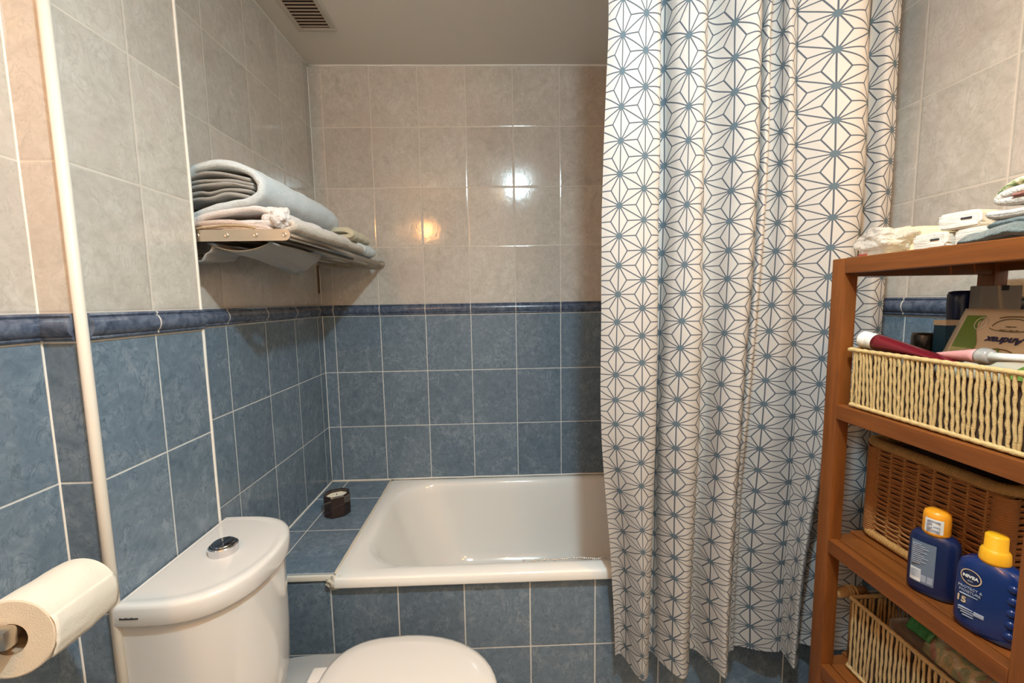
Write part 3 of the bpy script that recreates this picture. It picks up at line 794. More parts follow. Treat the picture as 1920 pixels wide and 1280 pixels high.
# ------------------------------------------------------------------ wicker hamper
M['wick']=rope_mat('brown_wicker',(.30,.125,.04),sc=180); M['wickd']=rope_mat('dark_wicker',(.22,.085,.026),sc=180); M['wrap']=rope_mat('pale_cane_wrap',(.42,.22,.07),sc=140)
hb=empty('wicker_basket',(.9,.72,.834)); tag(hb,'brown woven wicker basket on the third shelf behind the sunscreen','basket')
hx0,hx1,hy0,hy1,hz0,hz1=.786,.978,.600,.842,.8345,1.050
def hper(s,e=0,r=.022):
    X0,X1,Y0,Y1=hx0-e,hx1+e,hy0-e,hy1+e
    seg=[('l',(X0,Y1-r),(X0,Y0+r)),('a',(X0+r,Y0+r),180),('l',(X0+r,Y0),(X1-r,Y0)),('a',(X1-r,Y0+r),270),('l',(X1,Y0+r),(X1,Y1-r)),('a',(X1-r,Y1-r),0),('l',(X1-r,Y1),(X0+r,Y1)),('a',(X0+r,Y1-r),90)]
    Ls=[math.dist(q[1],q[2]) if q[0]=='l' else r*PI/2 for q in seg]; s=(s%1)*sum(Ls)
    for q,L in zip(seg,Ls):
        if s<=L or q is seg[-1]:
            t_=min(1,s/L)
            if q[0]=='l': return (q[1][0]+(q[2][0]-q[1][0])*t_,q[1][1]+(q[2][1]-q[1][1])*t_)
            a=math.radians(q[2]+90*t_); return (q[1][0]+r*math.cos(a),q[1][1]+r*math.sin(a))
        s-=L
rnd=random.Random(4)
nst=30
g=G(); nrow=37; per_n=nst*6
for rI in range(nrow):
    z=hz0+.016+rI*(hz1-hz0-.032)/(nrow-1); path=[]; ph=PI*(rI%2)
    zo=[rnd.uniform(-.0009,.0009) for _ in range(per_n//6+2)]
    for k in range(per_n+1):
        s=k/per_n; e=.0022*math.sin(s*nst*PI+ph); x,y=hper(s,e)
        i=k//6; fz=(k%6)/6; path.append((x,y,z+zo[i]*(1-fz)+zo[min(i+1,len(zo)-1)]*fz+.0006*math.sin(k*.7+rI)))
    g.tube(path,.0027,5,False)
g.obj('woven_wall',M['wick'],hb,smooth=True)
g=G()
for k in range(nst):
    s=(k+.0)/nst; x,y=hper(s); g.tube([(x,y,hz0+.01),(x,y,hz1-.01)],.0021,6,False)
g.obj('stakes',M['wrap'],hb,smooth=True)
for z,r,nm in ((hz1-.009,.0095,'rim'),(hz0+.0085,.0085,'base_rim')):
    g=G(); path=[];rr=[]
    for k in range(721):
        x,y=hper(k/720,.002); path.append((x,y,z)); rr.append(r*(1+.07*math.sin(k/720*2*PI*170)))
    g.tube(path,rr,10,False); g.obj(nm,M['wrap'],hb,smooth=True)
# wrapped corner posts
for x,y in ((hx0+.008,hy0+.008),(hx0+.008,hy1-.008),(hx1-.008,hy0+.008),(hx1-.008,hy1-.008)):
    g=G(); g.tube([(x,y,hz0+.012+.0012*k) for k in range(154)],[.0150*(1+.05*math.sin(k*1.75)) for k in range(154)],14,False); g.obj('corner_wrap',M['wick'],hb,smooth=True)
g=G(); g.box(hx0+.006,hy0+.006,hz0+.002,hx1-.006,hy1-.006,hz1-.022); g.obj('inside_shade',M['basket_shade'],hb)  # dark block standing in for the shaded interior behind the weave

# ------------------------------------------------------------------ lettering helper
def text(body,size,mat_,Mx,name='lettering',parent=None,ext=.0002,shear=0,bold=0,space=1):
    cu_=bpy.data.curves.new('t','FONT'); cu_.body=body; cu_.size=size; cu_.extrude=ext; cu_.align_x='CENTER'; cu_.align_y='CENTER'; cu_.shear=shear; cu_.offset=bold; cu_.space_character=space
    tmp=bpy.data.objects.new('t',cu_); me=bpy.data.meshes.new_from_object(tmp); bpy.data.objects.remove(tmp)
    me.transform(Mx); me.materials.clear(); me.materials.append(mat_)
    o=bpy.data.objects.new(name,me); COL.objects.link(o)
    if parent: o.parent=parent; o.matrix_parent_inverse=parent_inv(parent)
    return o
def frame(o,x,n_):
    """matrix whose local X,Z-normal follow x and n"""
    x=Vector(x).normalized(); n_=Vector(n_).normalized(); y=n_.cross(x).normalized()
    m=Matrix((x,y,n_)).transposed().to_4x4(); m.translation=Vector(o); return m

# ------------------------------------------------------------------ sunscreen bottles
M['blue1']=mat('navy_plastic',(.006,.013,.055),.28); M['blue2']=mat('royal_blue_plastic',(.006,.022,.105),.22,coat=.2)
M['orange']=mat('orange_cap',(.80,.30,.012),.35); M['yellow']=mat('yellow_pump',(.85,.40,.012),.38)
M['lab']=mat('grey_blue_label',(.13,.16,.21),.4); M['white']=mat('white_print',(.68,.66,.62),.5); M['gold']=mat('gold_print',(.55,.40,.24),.5); M['greyp']=mat('grey_print',(.30,.32,.38),.5)
def ell(rx,ry,z,n=40,p=2.6):
    out=[]
    for k in range(n):
        a=2*PI*k/n; c_,s_=math.cos(a),math.sin(a)
        out.append(Vector((rx*math.copysign(abs(c_)**(2/p),c_),ry*math.copysign(abs(s_)**(2/p),s_),z)))
    return out
def place(x,y,z,ang): return T(x,y,z)@R(ang,'Z')
SZ=.8323
# bottle A (behind, cap with sticker); local -Y is the front
A=place(.737,.655,SZ,-60)@Matrix.Diagonal((.88,.93,.945,1))
ba=empty('sunscreen_bottle',(.737,.655,SZ)); tag(ba,'dark blue sunscreen bottle with round orange cap and white sticker, left of the pair','bottle')
g=G(); g.loft([ell(.030,.015,0),ell(.034,.018,.003),ell(.036,.0195,.012),ell(.0365,.020,.06),ell(.036,.0195,.098),ell(.034,.018,.108),ell(.028,.016,.115),ell(.017,.014,.1185,p=2),ell(.014,.014,.120,p=2)]); g.xf(A); g.obj('body',M['blue1'],ba,smooth=True)
g=G(); g.loft([ell(.0195,.0180,.1165,p=2),ell(.0205,.0185,.120,p=2),ell(.0200,.0180,.150,p=2),ell(.0185,.0165,.157,p=2),ell(.013,.012,.1605,p=2),ell(.004,.004,.1612,p=2)]); g.xf(A); g.obj('cap',M['orange'],ba,smooth=True)
def curved(w,h_,cx,z,fn,off,m,name,parent,Mx,n=10):
    """thin patch that follows the bottle's front face"""
    g=G(); a=[];b=[]
    for i in range(n+1):
        x=cx-w/2+w*i/n; y=-fn(x)-off; a.append(Vector((x,y,z))); b.append(Vector((x,y,z+h_)))
    g.loft([a,b],False,False,closed=False); g.xf(Mx); return g.obj(name,m,parent,smooth=True)
fa=lambda x:.0198*(1-min(.98,abs(x)/.0365)**2.6)**(1/2.6)
fc=lambda x:.0182*math.sqrt(max(0,1-(x/.0203)**2))
curved(.036,.078,-.011,.022,fa,.0006,M['lab'],'back_label',ba,A)
curved(.016,.024,-.020,.024,fa,.0010,M['white'],'barcode_patch',ba,A)
g=G()
for k in range(9): g.box(-.0272+k*.0017,-.0205,.031,-.0272+k*.0017+.0007,-.0188,.046)
for k in range(11):
    w_=.012+.014*((k*7)%5)/5; g.box(-.026,-.0213,.094-k*.0036,-.026+w_,-.0200,.0945-k*.0036+.0006)
g.xf(A); g.obj('print',M['greyp'],ba)
for k,(x_,w_) in enumerate(((-.008,.008),(.0015,.008))):
    curved(w_,.013,x_,.026,fa,.0012,M['greyp'],'emblem',ba,A)
st=curved(.026,.026,.000,.122,fc,.0006,M['white'],'sticker',ba,A)
text('C',.012,M['greyp'],A@frame((-.006,-.0196,.1355),(1,0,0),(0,-1,0)),'lettering',st,ext=.0008,bold=.0004)
g=G()
for k in range(3): g.box(-.0095,-.0192,.1445-k*.0013,.009,-.0178,.1450-k*.0013)
for k in range(4): g.box(-.0095,-.0192,.1285-k*.0014,.009-.002*(k%2),-.0178,.1290-k*.0014)
for k in range(4): g.box(.000+k*.0026,-.0198,.1335,.0017+k*.0026,-.0185,.1360)
g.xf(A); g.obj('print',M['greyp'],st)
# bottle B (front) with brand emblem and grip bumps
B=place(.731,.566,SZ,-68)
bb=empty('sunscreen_bottle',(.731,.566,SZ)); tag(bb,'royal blue sunscreen spray with yellow pump and round emblem, nearest bottle on the shelf','bottle')
g=G(); g.loft([ell(.030,.015,0),ell(.035,.019,.004),ell(.0375,.0205,.014),ell(.038,.021,.055),ell(.0372,.0205,.095),ell(.034,.019,.107),ell(.027,.0165,.114),ell(.018,.015,.118,p=2),ell(.014,.014,.120,p=2)]); g.xf(B); g.obj('body',M['blue2'],bb,smooth=True)
g=G(); g.loft([ell(.0165,.0165,.117,p=2),ell(.0170,.0170,.121,p=2),ell(.0160,.0160,.134,p=2),ell(.0140,.0140,.1375,p=2),ell(.0125,.0125,.139,p=2),ell(.0122,.0122,.158,p=2),ell(.0105,.0105,.160,p=2)]); g.xf(B); g.obj('pump_cap',M['yellow'],bb,smooth=True)
for k in range(5):
    bm=bmesh.new(); bmesh.ops.create_uvsphere(bm,u_segments=20,v_segments=12,radius=1)
    for v in bm.verts: v.co=Vector((.0250+v.co.x*.0065,-.0168+v.co.y*.0035,.022+k*.018+v.co.z*.0060))
    g=G(); g.bm(bm); g.xf(B); g.obj('grip_bump',M['blue2'],bb,smooth=True)
fb=lambda x:.0209*(1-min(.98,abs(x)/.038)**2.6)**(1/2.6)
def disc(r,x,z,off,m,name,parent,inner=0,rz=1.0):
    g=G(); n_=36
    if inner:
        g.loft([[Vector((x+q*math.cos(2*PI*k/n_),-fb(x+q*math.cos(2*PI*k/n_))-off,z+rz*q*math.sin(2*PI*k/n_))) for k in range(n_)] for q in (inner,r)],False,False)
    else:
        g.loft([[Vector((x+q*math.cos(2*PI*k/n_),-fb(x+q*math.cos(2*PI*k/n_))-off,z+rz*q*math.sin(2*PI*k/n_))) for k in range(n_)] for q in (.0005,r)],True,False)
    g.xf(B); return g.obj(name,m,parent)
em=disc(.0115,-.0165,.088,.0006,M['blue1'],'emblem',bb); disc(.0122,-.0165,.088,.0009,M['gold'],'ring',em,inner=.0108)
nv=M['white']
nx=.0075
text('NIVEA',.0062,nv,B@frame((-.0165,-fb(-.0165)-.0012,.0885),(1,-.10,0),(-.10,-1,0)),'lettering',em,ext=.0003,bold=.00025)
text('sun',.0045,M['greyp'],B@frame((-.0165,-fb(-.0165)-.0012,.0825),(1,-.10,0),(-.10,-1,0)),'lettering',em,ext=.0003)
text('PROTECT &',.0052,M['greyp'],B@frame((-.016,-fb(-.016)-.001,.070),(1,-.12,0),(-.12,-1,0)),'lettering',bb,ext=.0003)
text('MOISTURE',.0052,M['greyp'],B@frame((-.016,-fb(-.016)-.001,.064),(1,-.12,0),(-.12,-1,0)),'lettering',bb,ext=.0003)
text('15',.0135,M['gold'],B@frame((-.0255,-fb(-.0255)-.0006,.048),(1,-.33,0),(-.33,-1,0)),'lettering',bb,ext=.0004,bold=.0003)
g=G()
for k,(x_,w_,z_) in enumerate(((-.027,.020,.058),(-.027,.016,.036),(-.027,.020,.0325),(-.024,.014,.029),(-.022,.012,.025))):
    g.box(x_,-.0216,z_,x_+w_,-.0185,z_+.0009)
g.box(-.010,-.0218,.031,.001,-.0200,.037,.0005)
g.xf(B); g.obj('print',M['greyp'],bb)

# ------------------------------------------------------------------ things on the top board
TZ=1.4222
M['tis']=mat('white_tissue_pack',(.70,.66,.57),.5); n=N(M['tis']); P_=n.obj(); n.nrm(n.bump(n.noise(n.map(P_,(1,1,16)),45,3),.5,.002))
M['film']=mat('clear_film',(.85,.82,.76),.18,trans=.55,alpha=.75); n=N(M['film']); n.nrm(n.bump(n.noise(n.obj(),70,4,.6,1.0),.9,.006))
def pack(x,y,z,rz,label,L=.105,W=.056,Hh=.027,dash=True,group=None):
    Mx=T(x,y,z)@R(rz,'Z')
    p_=empty('tissue_pack',(x,y,z)); tag(p_,label,'tissues','pocket tissue packs on the top board')
    bm=bmesh.new(); bmesh.ops.create_cube(bm,size=1)
    for v in bm.verts: v.co=Vector((L/2+v.co.x*L,v.co.y*W,Hh/2+v.co.z*Hh))
    bmesh.ops.subdivide_edges(bm,edges=bm.edges[:],cuts=7,use_grid_fill=True)
    for v in bm.verts:
        q=v.co; ex=abs(q.x-L/2)/(L/2); ey=abs(q.y)/(W/2); ez=abs(q.z-Hh/2)/(Hh/2)
        q.y*=1-.10*max(0,ez-.6)*ex; q.z=Hh/2+(q.z-Hh/2)*(1-.10*ey**4)
        q.x+=.0012*noise.noise(q*90); q.y+=.0008*noise.noise(q*70+Vector((3,0,0)))
    bmesh.ops.bevel(bm,geom=[e for e in bm.edges if e.calc_face_angle(0)>1],offset=.003,segments=2,affect='EDGES')
    g=G(); g.bm(bm); g.xf(Mx); g.obj('wrapper',M['tis'],p_,smooth=False)
    if dash:
        g=G(); g.box(-.0013,-.018,Hh*.52,.0002,-.004,Hh*.52+.0028,.0005); g.xf(Mx); g.obj('mark',M['ink'],p_)
    return p_,Mx
pack(.716,.688,TZ,0,'white tissue pack lying beside the plastic-wrapped pack on the top board')
pack(.722,.628,TZ,-3,'white tissue pack half under the teal cloth on the top board',dash=False)
pk,Mx=pack(.722,.650,TZ+.0275,8,'white tissue pack with a maroon print lying on top of two others')
M['maroon']=mat('maroon_print',(.10,.012,.03),.5)
g=G()
for k in range(6):
    a=math.radians(20+28*k); g.tube([(.030,-.0288,.010),(.030+.010*math.cos(a),-.0290,.010+.007*math.sin(a))],[.0013,.0009],6)
g.xf(Mx); g.obj('print',M['maroon'],pk)
wr,Mw=pack(.735,.752,TZ,0,'cream tissue pack in crumpled clear film at the far end of the top board',L=.12,W=.075,Hh=.046,dash=False)
M['tisc']=mat('cream_pack',(.80,.68,.42),.4)
wr.children[0].data.materials.clear(); wr.children[0].data.materials.append(M['tisc'])
bm=bmesh.new(); bmesh.ops.create_icosphere(bm,subdivisions=5,radius=1)
for v in bm.verts:
    q=v.co.copy(); k=1+.35*noise.noise(q*1.6+Vector((5,1,2)))+.13*noise.noise(q*5)+.04*noise.noise(q*15)
    zz=.027+q.z*.025*k
    v.co=Vector((.728+q.x*.034*k,.782+q.y*.052*k,TZ+max(.0005,zz)))
g=G(); g.bm(bm); g.obj('film',M['film'],wr,smooth=True)
M['redw']=mat('pink_red_print',(.60,.16,.15),.5)
g=G(); g.loft([[Vector((.712+.03*i,.842-.09*j+.01*i,TZ+.0006+.007*math.sin(j*2.2)*i*.6)) for j in [q/8 for q in range(9)]] for i in [q/6 for q in range(7)]],False,False,closed=False)
o=g.obj('wrapper_flap',M['white'],None,smooth=True); o.modifiers.new('s','SOLIDIFY').thickness=.0006
tag(o,'flat white wrapper flap at the corner of the top board, under the film','wrapper')
g=G(); g.box(.706,.795,TZ+.0005,.7095,.812,TZ+.006,.0008); o2=g.obj('red_print',M['redw'],o)
g=G(); g.box(.7115,.825,TZ+.0012,.714,.845,TZ+.0032); g.obj('bar_mark',M['ink'],o)
# teal cloth
tc=empty('teal_cloth',(.75,.55,TZ)); tag(tc,'crumpled dark teal cloth over the edge of the top board','cloth')
P5=[(.700,TZ+.006),(.712,TZ+.020),(.735,TZ+.022),(.79,TZ+.020),(.83,TZ+.010)]
ribbon(P5,.010,.478,.632,seed=21,amp=.010,yw=.010,shift=(.002,-.004)).obj('lower_fold',M['tteal'],tc,smooth=True)
ribbon([(.705,TZ+.024),(.72,TZ+.033),(.76,TZ+.032),(.80,TZ+.026)],.009,.478,.600,seed=24,amp=.006,yw=.012,shift=(.004,-.003)).obj('upper_fold',M['tteal'],tc,smooth=True)
# white rolled towel
M['tfl']=terry('fluffy_white_towel',(.80,.75,.66),(.70,.64,.56),scale=200,dist=.007); M['tred']=terry('dusty_red_towel',(.34,.12,.09))
rt=empty('rolled_towel',(.75,.54,1.47)); tag(rt,'fluffy white rolled hand towel at the right edge of the top board','towel')
spi=[(.715,1.474),(.745,1.468),(.780,1.470),(.800,1.482),(.795,1.500),(.765,1.508),(.728,1.505),(.712,1.492),(.722,1.484),(.75,1.487),(.775,1.490)]
def ribbonX(path,th,x0,x1,**k):
    g=ribbon([(p_[0],p_[1]) for p_ in path],th,x0,x1,**k)
    for v in g.v: v.x,v.y=v.y,v.x
    g.f=[tuple(reversed(q)) for q in g.f]; return g
spiY=[(.602,1.463),(.575,1.460),(.535,1.461),(.490,1.464),(.478,1.478),(.500,1.491),(.540,1.493),(.575,1.491),(.592,1.485),(.590,1.478),(.56,1.476),(.53,1.477)]
ribbonX([(b_,c_) for b_,c_ in spiY],.012,.712,.86,seed=31,amp=.003).obj('roll',M['tfl'],rt,smooth=True)
ribbonX([(.572,1.4835),(.55,1.4835),(.53,1.4840)],.005,.709,.80,seed=32,amp=.001).obj('red_lining',M['tred'],rt,smooth=True)
# patterned fringed cloth over it
M['leaf']=mat('leaf_print_cloth',(.7,.66,.52),.9); n=N(M['leaf']); P_=n.obj(); n.col(n.ramp(n.noise(P_,75,3,.6,1.5),[(.44,(.66,.60,.42)),(.52,(.40,.42,.20)),(.6,(.13,.18,.08))])); n.nrm(n.bump(n.noise(P_,120,3),.8,.004))
lc=empty('leaf_print_cloth',(.8,.55,1.50)); tag(lc,'green and cream leaf printed cloth bunched behind the rolled towel','cloth')
ribbonX([(.638,1.490),(.626,1.508),(.595,1.520),(.55,1.524),(.50,1.516)],.010,.765,.86,seed=41,amp=.009,yw=.01).obj('folds',M['leaf'],lc,smooth=True)
ribbonX([(.648,1.455),(.652,1.470),(.648,1.492)],.008,.84,.88,seed=44,amp=.006,yw=.01).obj('tail',M['leaf'],lc,smooth=True)

# ------------------------------------------------------------------ contents of the upper basket
M['burg']=mat('burgundy_plastic',(.13,.006,.012),.3); M['wcap']=mat('white_cap',(.78,.74,.66),.4); M['pinkp']=mat('pink_plastic',(.72,.32,.30),.4); M['clr']=mat('clear_grey_collar',(.45,.42,.38),.15,trans=.3)
def tubeobj(label,name,a,b,capmat,bodymat,capL,rcap,rtip,flat=.25):
    a=Vector(a);b=Vector(b); d=(b-a).normalized(); e=empty(name,a); tag(e,label,'tube')
    L=(b-a).length; side=d.cross(Vector((0,0,1))).normalized(); up=side.cross(d)
    g=G(); g.tube([a,a+d*.002,a+d*capL*.45,a+d*capL*.5,a+d*capL*.58,a+d*capL],[rcap*.8,rcap,rcap,rcap*.93,rcap,rcap*1.0],24); g.obj('cap',capmat,e,angle=40)
    rings=[]
    for k in range(15):
        t_=k/14; p=a+d*(capL+(L-capL)*t_); ru=rcap*1.02*(1-t_)+rtip*t_; rs=rcap*1.02*(1-t_)+rcap*1.1*t_
        rings.append([p+up*ru*math.sin(2*PI*j/24)+side*rs*math.cos(2*PI*j/24) for j in range(24)])
    g=G(); g.loft(rings); g.obj('body',bodymat,e,smooth=True); return e
tubeobj('dark red squeeze tube with white cap resting on the upper rope basket rim','squeeze_tube',(.716,.800,1.263),(.727,.640,1.240),M['wcap'],M['burg'],.030,.0155,.0015)
e=empty('pink_brush',(.74,.6,1.25)); tag(e,'pink tapered handle with grey collar and white stem on the upper rope basket','brush')
def seg(pts,rr,nm,m,n_=20):
    g=G(); g.tube(pts,rr,n_); return g.obj(nm,m,e,smooth=True)
PA=Vector((.742,.688,1.246)); PB=Vector((.728,.606,1.2535)); PC=Vector((.726,.590,1.2545)); PD=Vector((.724,.516,1.261))
seg([PA.lerp(PB,k/8) for k in range(9)],[.002+.0095*(k/8)**.8 for k in range(9)],'handle',M['pinkp'])
seg([PB,PB.lerp(PC,.3),PB.lerp(PC,.5),PB.lerp(PC,.7),PC],[.0125,.0135,.0115,.0125,.0095],'collar',M['clr'])
seg([PC,PC.lerp(PD,.3),PD],[.0072,.0060,.0058],'stem',M['wcap'])
# wipes pack, leaning, printed upside down
M['wipe']=mat('wipes_film_beige',(.60,.53,.40),.4); M['wgreen']=mat('wipes_green',(.12,.22,.035),.4); M['wgreen2']=mat('wipes_pale_green',(.36,.40,.20),.4); M['navy']=mat('navy_lettering',(.02,.02,.075),.5); M['olive']=mat('olive_print',(.16,.12,.045),.5)
wp=empty('wipes_pack',(.79,.62,1.25)); tag(wp,'beige and green pack of moist wipes, upside down in the upper basket','wipes')
O=Vector((.818,.716,1.325)); dn=Vector((-.053,.0,-.113)); dn_l=dn.length; dnu=dn.normalized(); acr=Vector((0,-1,0)); nm=dnu.cross(acr).normalized()
if nm.x>0: nm=-nm
WPm=Matrix((acr,dnu,nm)).transposed().to_4x4(); WPm.translation=O       # local x across, y down the pack, z out of its face
bm=bmesh.new(); bmesh.ops.create_cube(bm,size=1)
PWd,PHt,PTh=.19,.124,.026
for v in bm.verts: v.co=Vector((PWd/2+v.co.x*PWd,PHt/2+v.co.y*PHt,-PTh/2+v.co.z*PTh))
bmesh.ops.subdivide_edges(bm,edges=bm.edges[:],cuts=13,use_grid_fill=True)
for v in bm.verts:
    q=v.co; ex=min(q.x,PWd-q.x)/.02; ey=min(q.y,PHt-q.y)/.02; k=min(1,max(0,ex))*.5+.5; k2=min(1,max(0,ey))*.5+.5
    q.z=-PTh/2+(q.z+PTh/2)*min(k,k2)+(.0008*noise.noise(q*60) if q.z>-PTh/2 else 0)
g=G(); g.bm(bm); g.xf(WPm); g.obj('film',M['wipe'],wp,smooth=True)
def band(x0,x1,y0,y1,off,m,nm_,slant=0,wob=0):
    g=G(); r=[]
    for k in range(13):
        t_=k/12; y=y0+(y1-y0)*t_; w_=wob*math.sin(t_*5)
        r.append([Vector((x0+slant*t_+(x1-x0+w_)*j/4,y,off+.0001)) for j in range(5)])
    g.loft(r,False,False,closed=False); g.xf(WPm); return g.obj(nm_,m,wp)
band(.016,.045,.016,.075,.0013,M['wgreen'],'green_band',wob=-.006); band(.016,.040,.075,.108,.0013,M['wgreen2'],'green_fade')
def arcm(cx,cy,rx,ry,a0,a1,th,m,nm_):
    g=G(); pts=[Vector((cx+rx*math.cos(math.radians(a0+(a1-a0)*k/24)),cy+ry*math.sin(math.radians(a0+(a1-a0)*k/24)),.0016)) for k in range(25)]
    g.tube(pts,th,5); g.xf(WPm); return g.obj(nm_,m,wp,smooth=True)
arcm(.042,.030,.0085,.011,0,360,.0006,M['white'],'round_logo'); arcm(.042,.030,.003,.005,-60,240,.0006,M['white'],'round_logo')
arcm(.084,.034,.024,.014,180,360,.0007,M['olive'],'label_outline'); arcm(.084,.036,.027,.006,10,170,.0006,M['olive'],'label_outline')
arcm(.085,.021,.022,.005,200,350,.0008,M['olive'],'label_outline')
FT=lambda x,y: WPm@Matrix(((-1,0,0,x),(0,1,0,y),(0,0,1,.0016),(0,0,0,1)))@Matrix(((1,0,0,0),(0,1,0,0),(0,0,1,0),(0,0,0,1)))
def utext(body,x,y,size,m,**k):
    # glyph right -> -across, glyph up -> +down the pack (upside down for the viewer)
    gx=-acr; gy=dnu; o_=O+acr*x+dnu*y+nm*.0017
    mm=Matrix((gx,gy,gx.cross(gy))).transposed().to_4x4(); mm.translation=o_
    return text(body,size,m,mm,'lettering',wp,ext=.0002,**k)
utext('Andrex',.086,.057,.0160,M['navy'],shear=.25,bold=.0005)
utext('ULTRA CARE',.085,.040,.0045,M['olive']); utext('washlets',.085,.034,.0042,M['olive'])
arcm(.086,.084,.022,.012,200,340,.0009,M['olive'],'leaf_sprig'); arcm(.076,.080,.010,.010,300,420,.0012,M['wgreen'],'leaf_sprig'); arcm(.106,.085,.010,.008,180,300,.0010,M['wgreen2'],'leaf_sprig')
band(.135,.19,.085,.118,.0013,M['wgreen'],'green_corner',slant=-.03)
# grey box, navy bottle, blue box, black jar
M['greyc']=mat('grey_card',(.30,.27,.235),.8); n=N(M['greyc']); n.nrm(n.bump(n.noise(n.obj(),400,2),.4,.001))
gb=empty('card_box',(.90,.75,1.13)); tag(gb,'plain grey cardboard box standing behind the wipes pack','box')
g=G(); g.box(.886,.7475,1.131,.966,.766,1.362,.0015); g.obj('carton',M['greyc'],gb)
g=G(); g.box(.925,.747,1.3625,.939,.748,1.353); g.obj('thumb_notch',M['dark'],gb)
M['navyp']=mat('navy_cap_plastic',(.006,.014,.055),.25); M['bluet']=mat('blue_bottle_plastic',(.02,.085,.17),.2,trans=.25)
nb=empty('mouthwash_bottle',(.87,.775,1.13)); tag(nb,'blue bottle with large rounded navy cap in the upper basket','bottle')
g=G(); g.loft([ell(.020,.014,1.131),ell(.023,.0155,1.14),ell(.023,.0155,1.27),ell(.018,.015,1.29),ell(.016,.014,1.30)]); g.xf(T(.890,.7835,0)); g.obj('body',M['bluet'],nb,smooth=True)
g=G(); g.loft([ell(.018,.016,1.285),ell(.021,.016,1.30),ell(.0235,.0160,1.332),ell(.0235,.0160,1.346),ell(.021,.015,1.352),ell(.012,.010,1.354)]); g.xf(T(.893,.7835,0)); g.obj('cap',M['navyp'],nb,smooth=True)
M['bbox']=mat('petrol_blue_card',(.008,.055,.12),.4)
bx_=empty('small_carton',(.82,.75,1.13)); tag(bx_,'petrol blue carton with a cream band, left of the wipes pack','box')
g=G(); g.box(.812,.736,1.131,.842,.757,1.300,.001); g.obj('carton',M['bbox'],bx_)
g=G(); g.box(.8116,.7355,1.291,.8424,.7575,1.3005); g.obj('cream_band',M['wipe'],bx_)
bj=empty('black_jar',(.77,.76,1.13)); tag(bj,'black round-lidded jar in the upper basket beside the petrol blue carton','jar')
g=G(); g.lathe([(.016,0),(.0172,.003),(.0172,.100),(.016,.104)],32,c=(.815,.7765,1.131)); g.obj('body',M['dark'],bj,smooth=True)
M['blk']=mat('black_gloss',(.012,.012,.013),.25)
g=G(); g.lathe([(.017,0),(.018,.003),(.018,.034),(.016,.039),(0,.040)],32,c=(.815,.7765,1.2355)); g.obj('lid',M['blk'],bj,smooth=True)
cp=empty('black_compact',(.75,.79,1.13)); tag(cp,'low flat black case behind the dark red tube','case')
g=G(); g.box(.744,.772,1.131,.757,.798,1.262,.003); g.obj('case',M['blk'],cp)
ck=empty('wooden_brush_handle',(.715,.8,1.2)); tag(ck,'small tan wooden knob poking up at the far corner of the upper basket','brush')
M['tanw']=wood_mat('tan_wood',0,(.30,.17,.06),(.46,.28,.11))
g=G(); g.tube([(.745,.797,1.14),(.732,.798,1.20),(.728,.805,1.248)],.006,10); g.obj('shaft',M['tanw'],ck,smooth=True)
bm=bmesh.new(); bmesh.ops.create_uvsphere(bm,u_segments=20,v_segments=12,radius=.0105); g=G(); g.bm(bm,T(.7290,.8105,1.2535)); 
g.obj('knob',M['tanw'],ck,smooth=True)

# ------------------------------------------------------------------ contents of the lower basket
M['cane']=rope_mat('bamboo_cane',(.36,.21,.09),sc=60); M['frost']=mat('frosted_panel',(.26,.27,.25),.4)
cb=empty('bamboo_frame',(.75,.835,.543)); tag(cb,'small bamboo frame with lashed corner standing behind the lower rope basket','frame')
g=G(); g.tube([(.7235,.837,.700),(.790,.837,.700)],.0112,16); g.obj('top_pole',M['cane'],cb,smooth=True)
for x in (.752,.757,.766): 
    g=G(); g.tube([(x,.837+.0122*math.cos(2*PI*k/20),.700+.0122*math.sin(2*PI*k/20)) for k in range(21)],.0016,6); g.obj('lashing',M['rope2'],cb,smooth=True)
for x in (.768,.782): 
    g=G(); g.tube([(x,.837,.5435),(x,.837,.695)],.0062,12); g.obj('pole',M['cane'],cb,smooth=True)
g=G(); g.box(.790,.834,.5435,.860,.838,.70); g.obj('panel',M['frost'],cb)
M['redp']=mat('red_plastic',(.20,.010,.010),.35); M['dkblue']=mat('dark_blue_plastic',(.02,.025,.09),.35)
rb=empty('razor',(.8,.68,.7)); tag(rb,'small red and dark blue plastic item in the lower rope basket','razor')
g=G(); g.tube([(.790,.688,.689),(.800,.672,.693),(.806,.662,.697)],[.003,.0075,.004],12); g.obj('head',M['redp'],rb,smooth=True)
g=G(); g.tube([(.806,.662,.697),(.826,.645,.706)],[.0045,.003],10); g.obj('grip',M['dkblue'],rb,smooth=True)
M['cloth_g']=terry('taupe_bag_cloth',(.16,.125,.10),(.12,.09,.07),strength=.3)
bg=empty('wash_bag',(.85,.68,.62)); tag(bg,'dark taupe soft wash bag filling the lower rope basket','bag')
bm=bmesh.new(); bmesh.ops.create_cube(bm,size=1); bmesh.ops.subdivide_edges(bm,edges=bm.edges[:],cuts=15,use_grid_fill=True)
for v in bm.verts:
    q=v.co; q2=q*1.0
    z=.629+q.z*.14
    if q.z>.45: z+=.016*noise.noise(q*3.2)+.006*noise.noise(q*9)
    v.co=Vector((.872+q.x*.200,.645+q.y*.225,z-.006))
g=G(); g.bm(bm); g.obj('cloth',M['cloth_g'],bg,smooth=True)
M['pbag']=mat('clear_snack_bag',(.60,.55,.42),.15,trans=.25,coat=.4); n=N(M['pbag']); P_=n.obj(); n.col(n.ramp(n.noise(P_,28,3,.6,1.2),[(.35,(.62,.58,.48)),(.48,(.58,.42,.20)),(.56,(.30,.36,.20)),(.66,(.45,.22,.16))])); n.nrm(n.bump(n.noise(P_,60,4,.6,1),.9,.006))
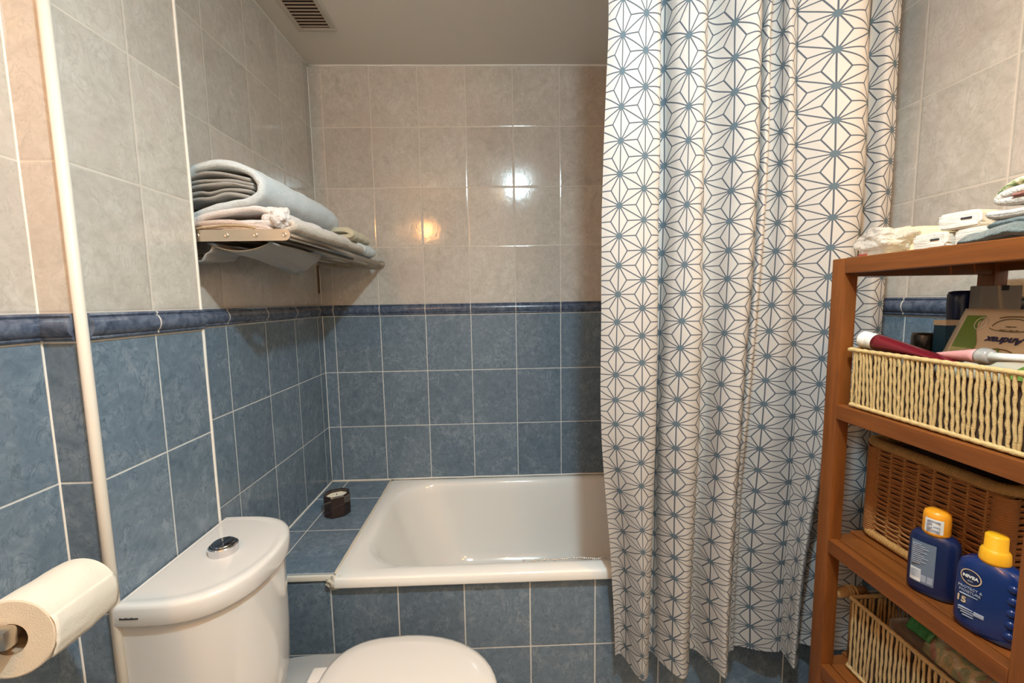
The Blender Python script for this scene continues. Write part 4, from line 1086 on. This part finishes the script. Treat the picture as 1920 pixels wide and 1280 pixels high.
M['pgreen']=mat('green_bag_header',(.015,.16,.02),.2,coat=.4); n=N(M['pgreen']); n.nrm(n.bump(n.noise(n.obj(),70,4,.6,1),.8,.005))
sb=empty('plastic_bag',(.8,.56,.7)); tag(sb,'glossy clear plastic packet with a green header in the lower basket','packet')
g=ribbon([(.768,.694),(.776,.716),(.800,.729),(.85,.722)],.018,.585,.690,seed=51,amp=.006); g.obj('packet',M['pbag'],sb,smooth=True)
g=ribbon([(.766,.716),(.778,.738),(.812,.744)],.010,.676,.722,seed=53,amp=.004); g.obj('header',M['pgreen'],sb,smooth=True)

# ------------------------------------------------------------------ camera
F=Vector((0.02764807,0.9947607,-0.09842123)); Rt=Vector((0.99943063,-0.02941341,-0.01653073)); U=Vector((0.01933902,0.09790814,0.99500754))
cam=bpy.data.cameras.new('camera'); co=bpy.data.objects.new('camera',cam); COL.objects.link(co)
m=Matrix((Rt,U,-F)).transposed().to_4x4(); m.translation=Vector((0,0,H)); co.matrix_world=m
cam.sensor_width=36; cam.lens=781.94/1920*36; cam.clip_start=.02
S.camera=co
# ------------------------------------------------------------------ lights
def lamp(name,loc,col,power,r,spot=None,blend=1.0):
    l=bpy.data.lights.new(name,'SPOT' if spot else 'POINT'); l.color=col; l.energy=power; l.shadow_soft_size=r
    if spot: l.spot_size=math.radians(spot); l.spot_blend=blend
    o=bpy.data.objects.new(name,l); COL.objects.link(o); o.location=loc; return o
lamp('ceiling_and_fill_lamp',(.16,.23,2.27),(.72,.95,1.04),20,.032)
lamp('ceiling_and_fill_spot',(.16,.23,2.27),(.72,.95,1.05),62,.032,172,1.0)
lamp('ceiling_and_fill_lamp',(.03,-.02,2.28),(1.0,.64,.32),10,.03,172,1.0)
lamp('ceiling_and_fill_lamp',(.60,-.40,2.15),(1.0,.62,.30),12,.06)  # added fill lamp behind the camera, no known fixture; warms the right side
lamp('ceiling_and_fill_spot',(.74,.22,2.28),(1.0,.50,.14),38,.04,165,1.0)  # added warm spot to tint the right wall orange, no known source
lamp('mirror_lamp',(-.655,-.21,2.0),(1.0,.42,.12),14.5,.03)
w=bpy.data.worlds.new('world'); S.world=w; w.use_nodes=True
w.node_tree.nodes['Background'].inputs[0].default_value=(.9,.8,.7,1); w.node_tree.nodes['Background'].inputs[1].default_value=.0
S.view_settings.view_transform='Standard'; S.view_settings.look='None'; S.view_settings.gamma=1; S.view_settings.use_curve_mapping=False
S.view_settings.exposure=0.10
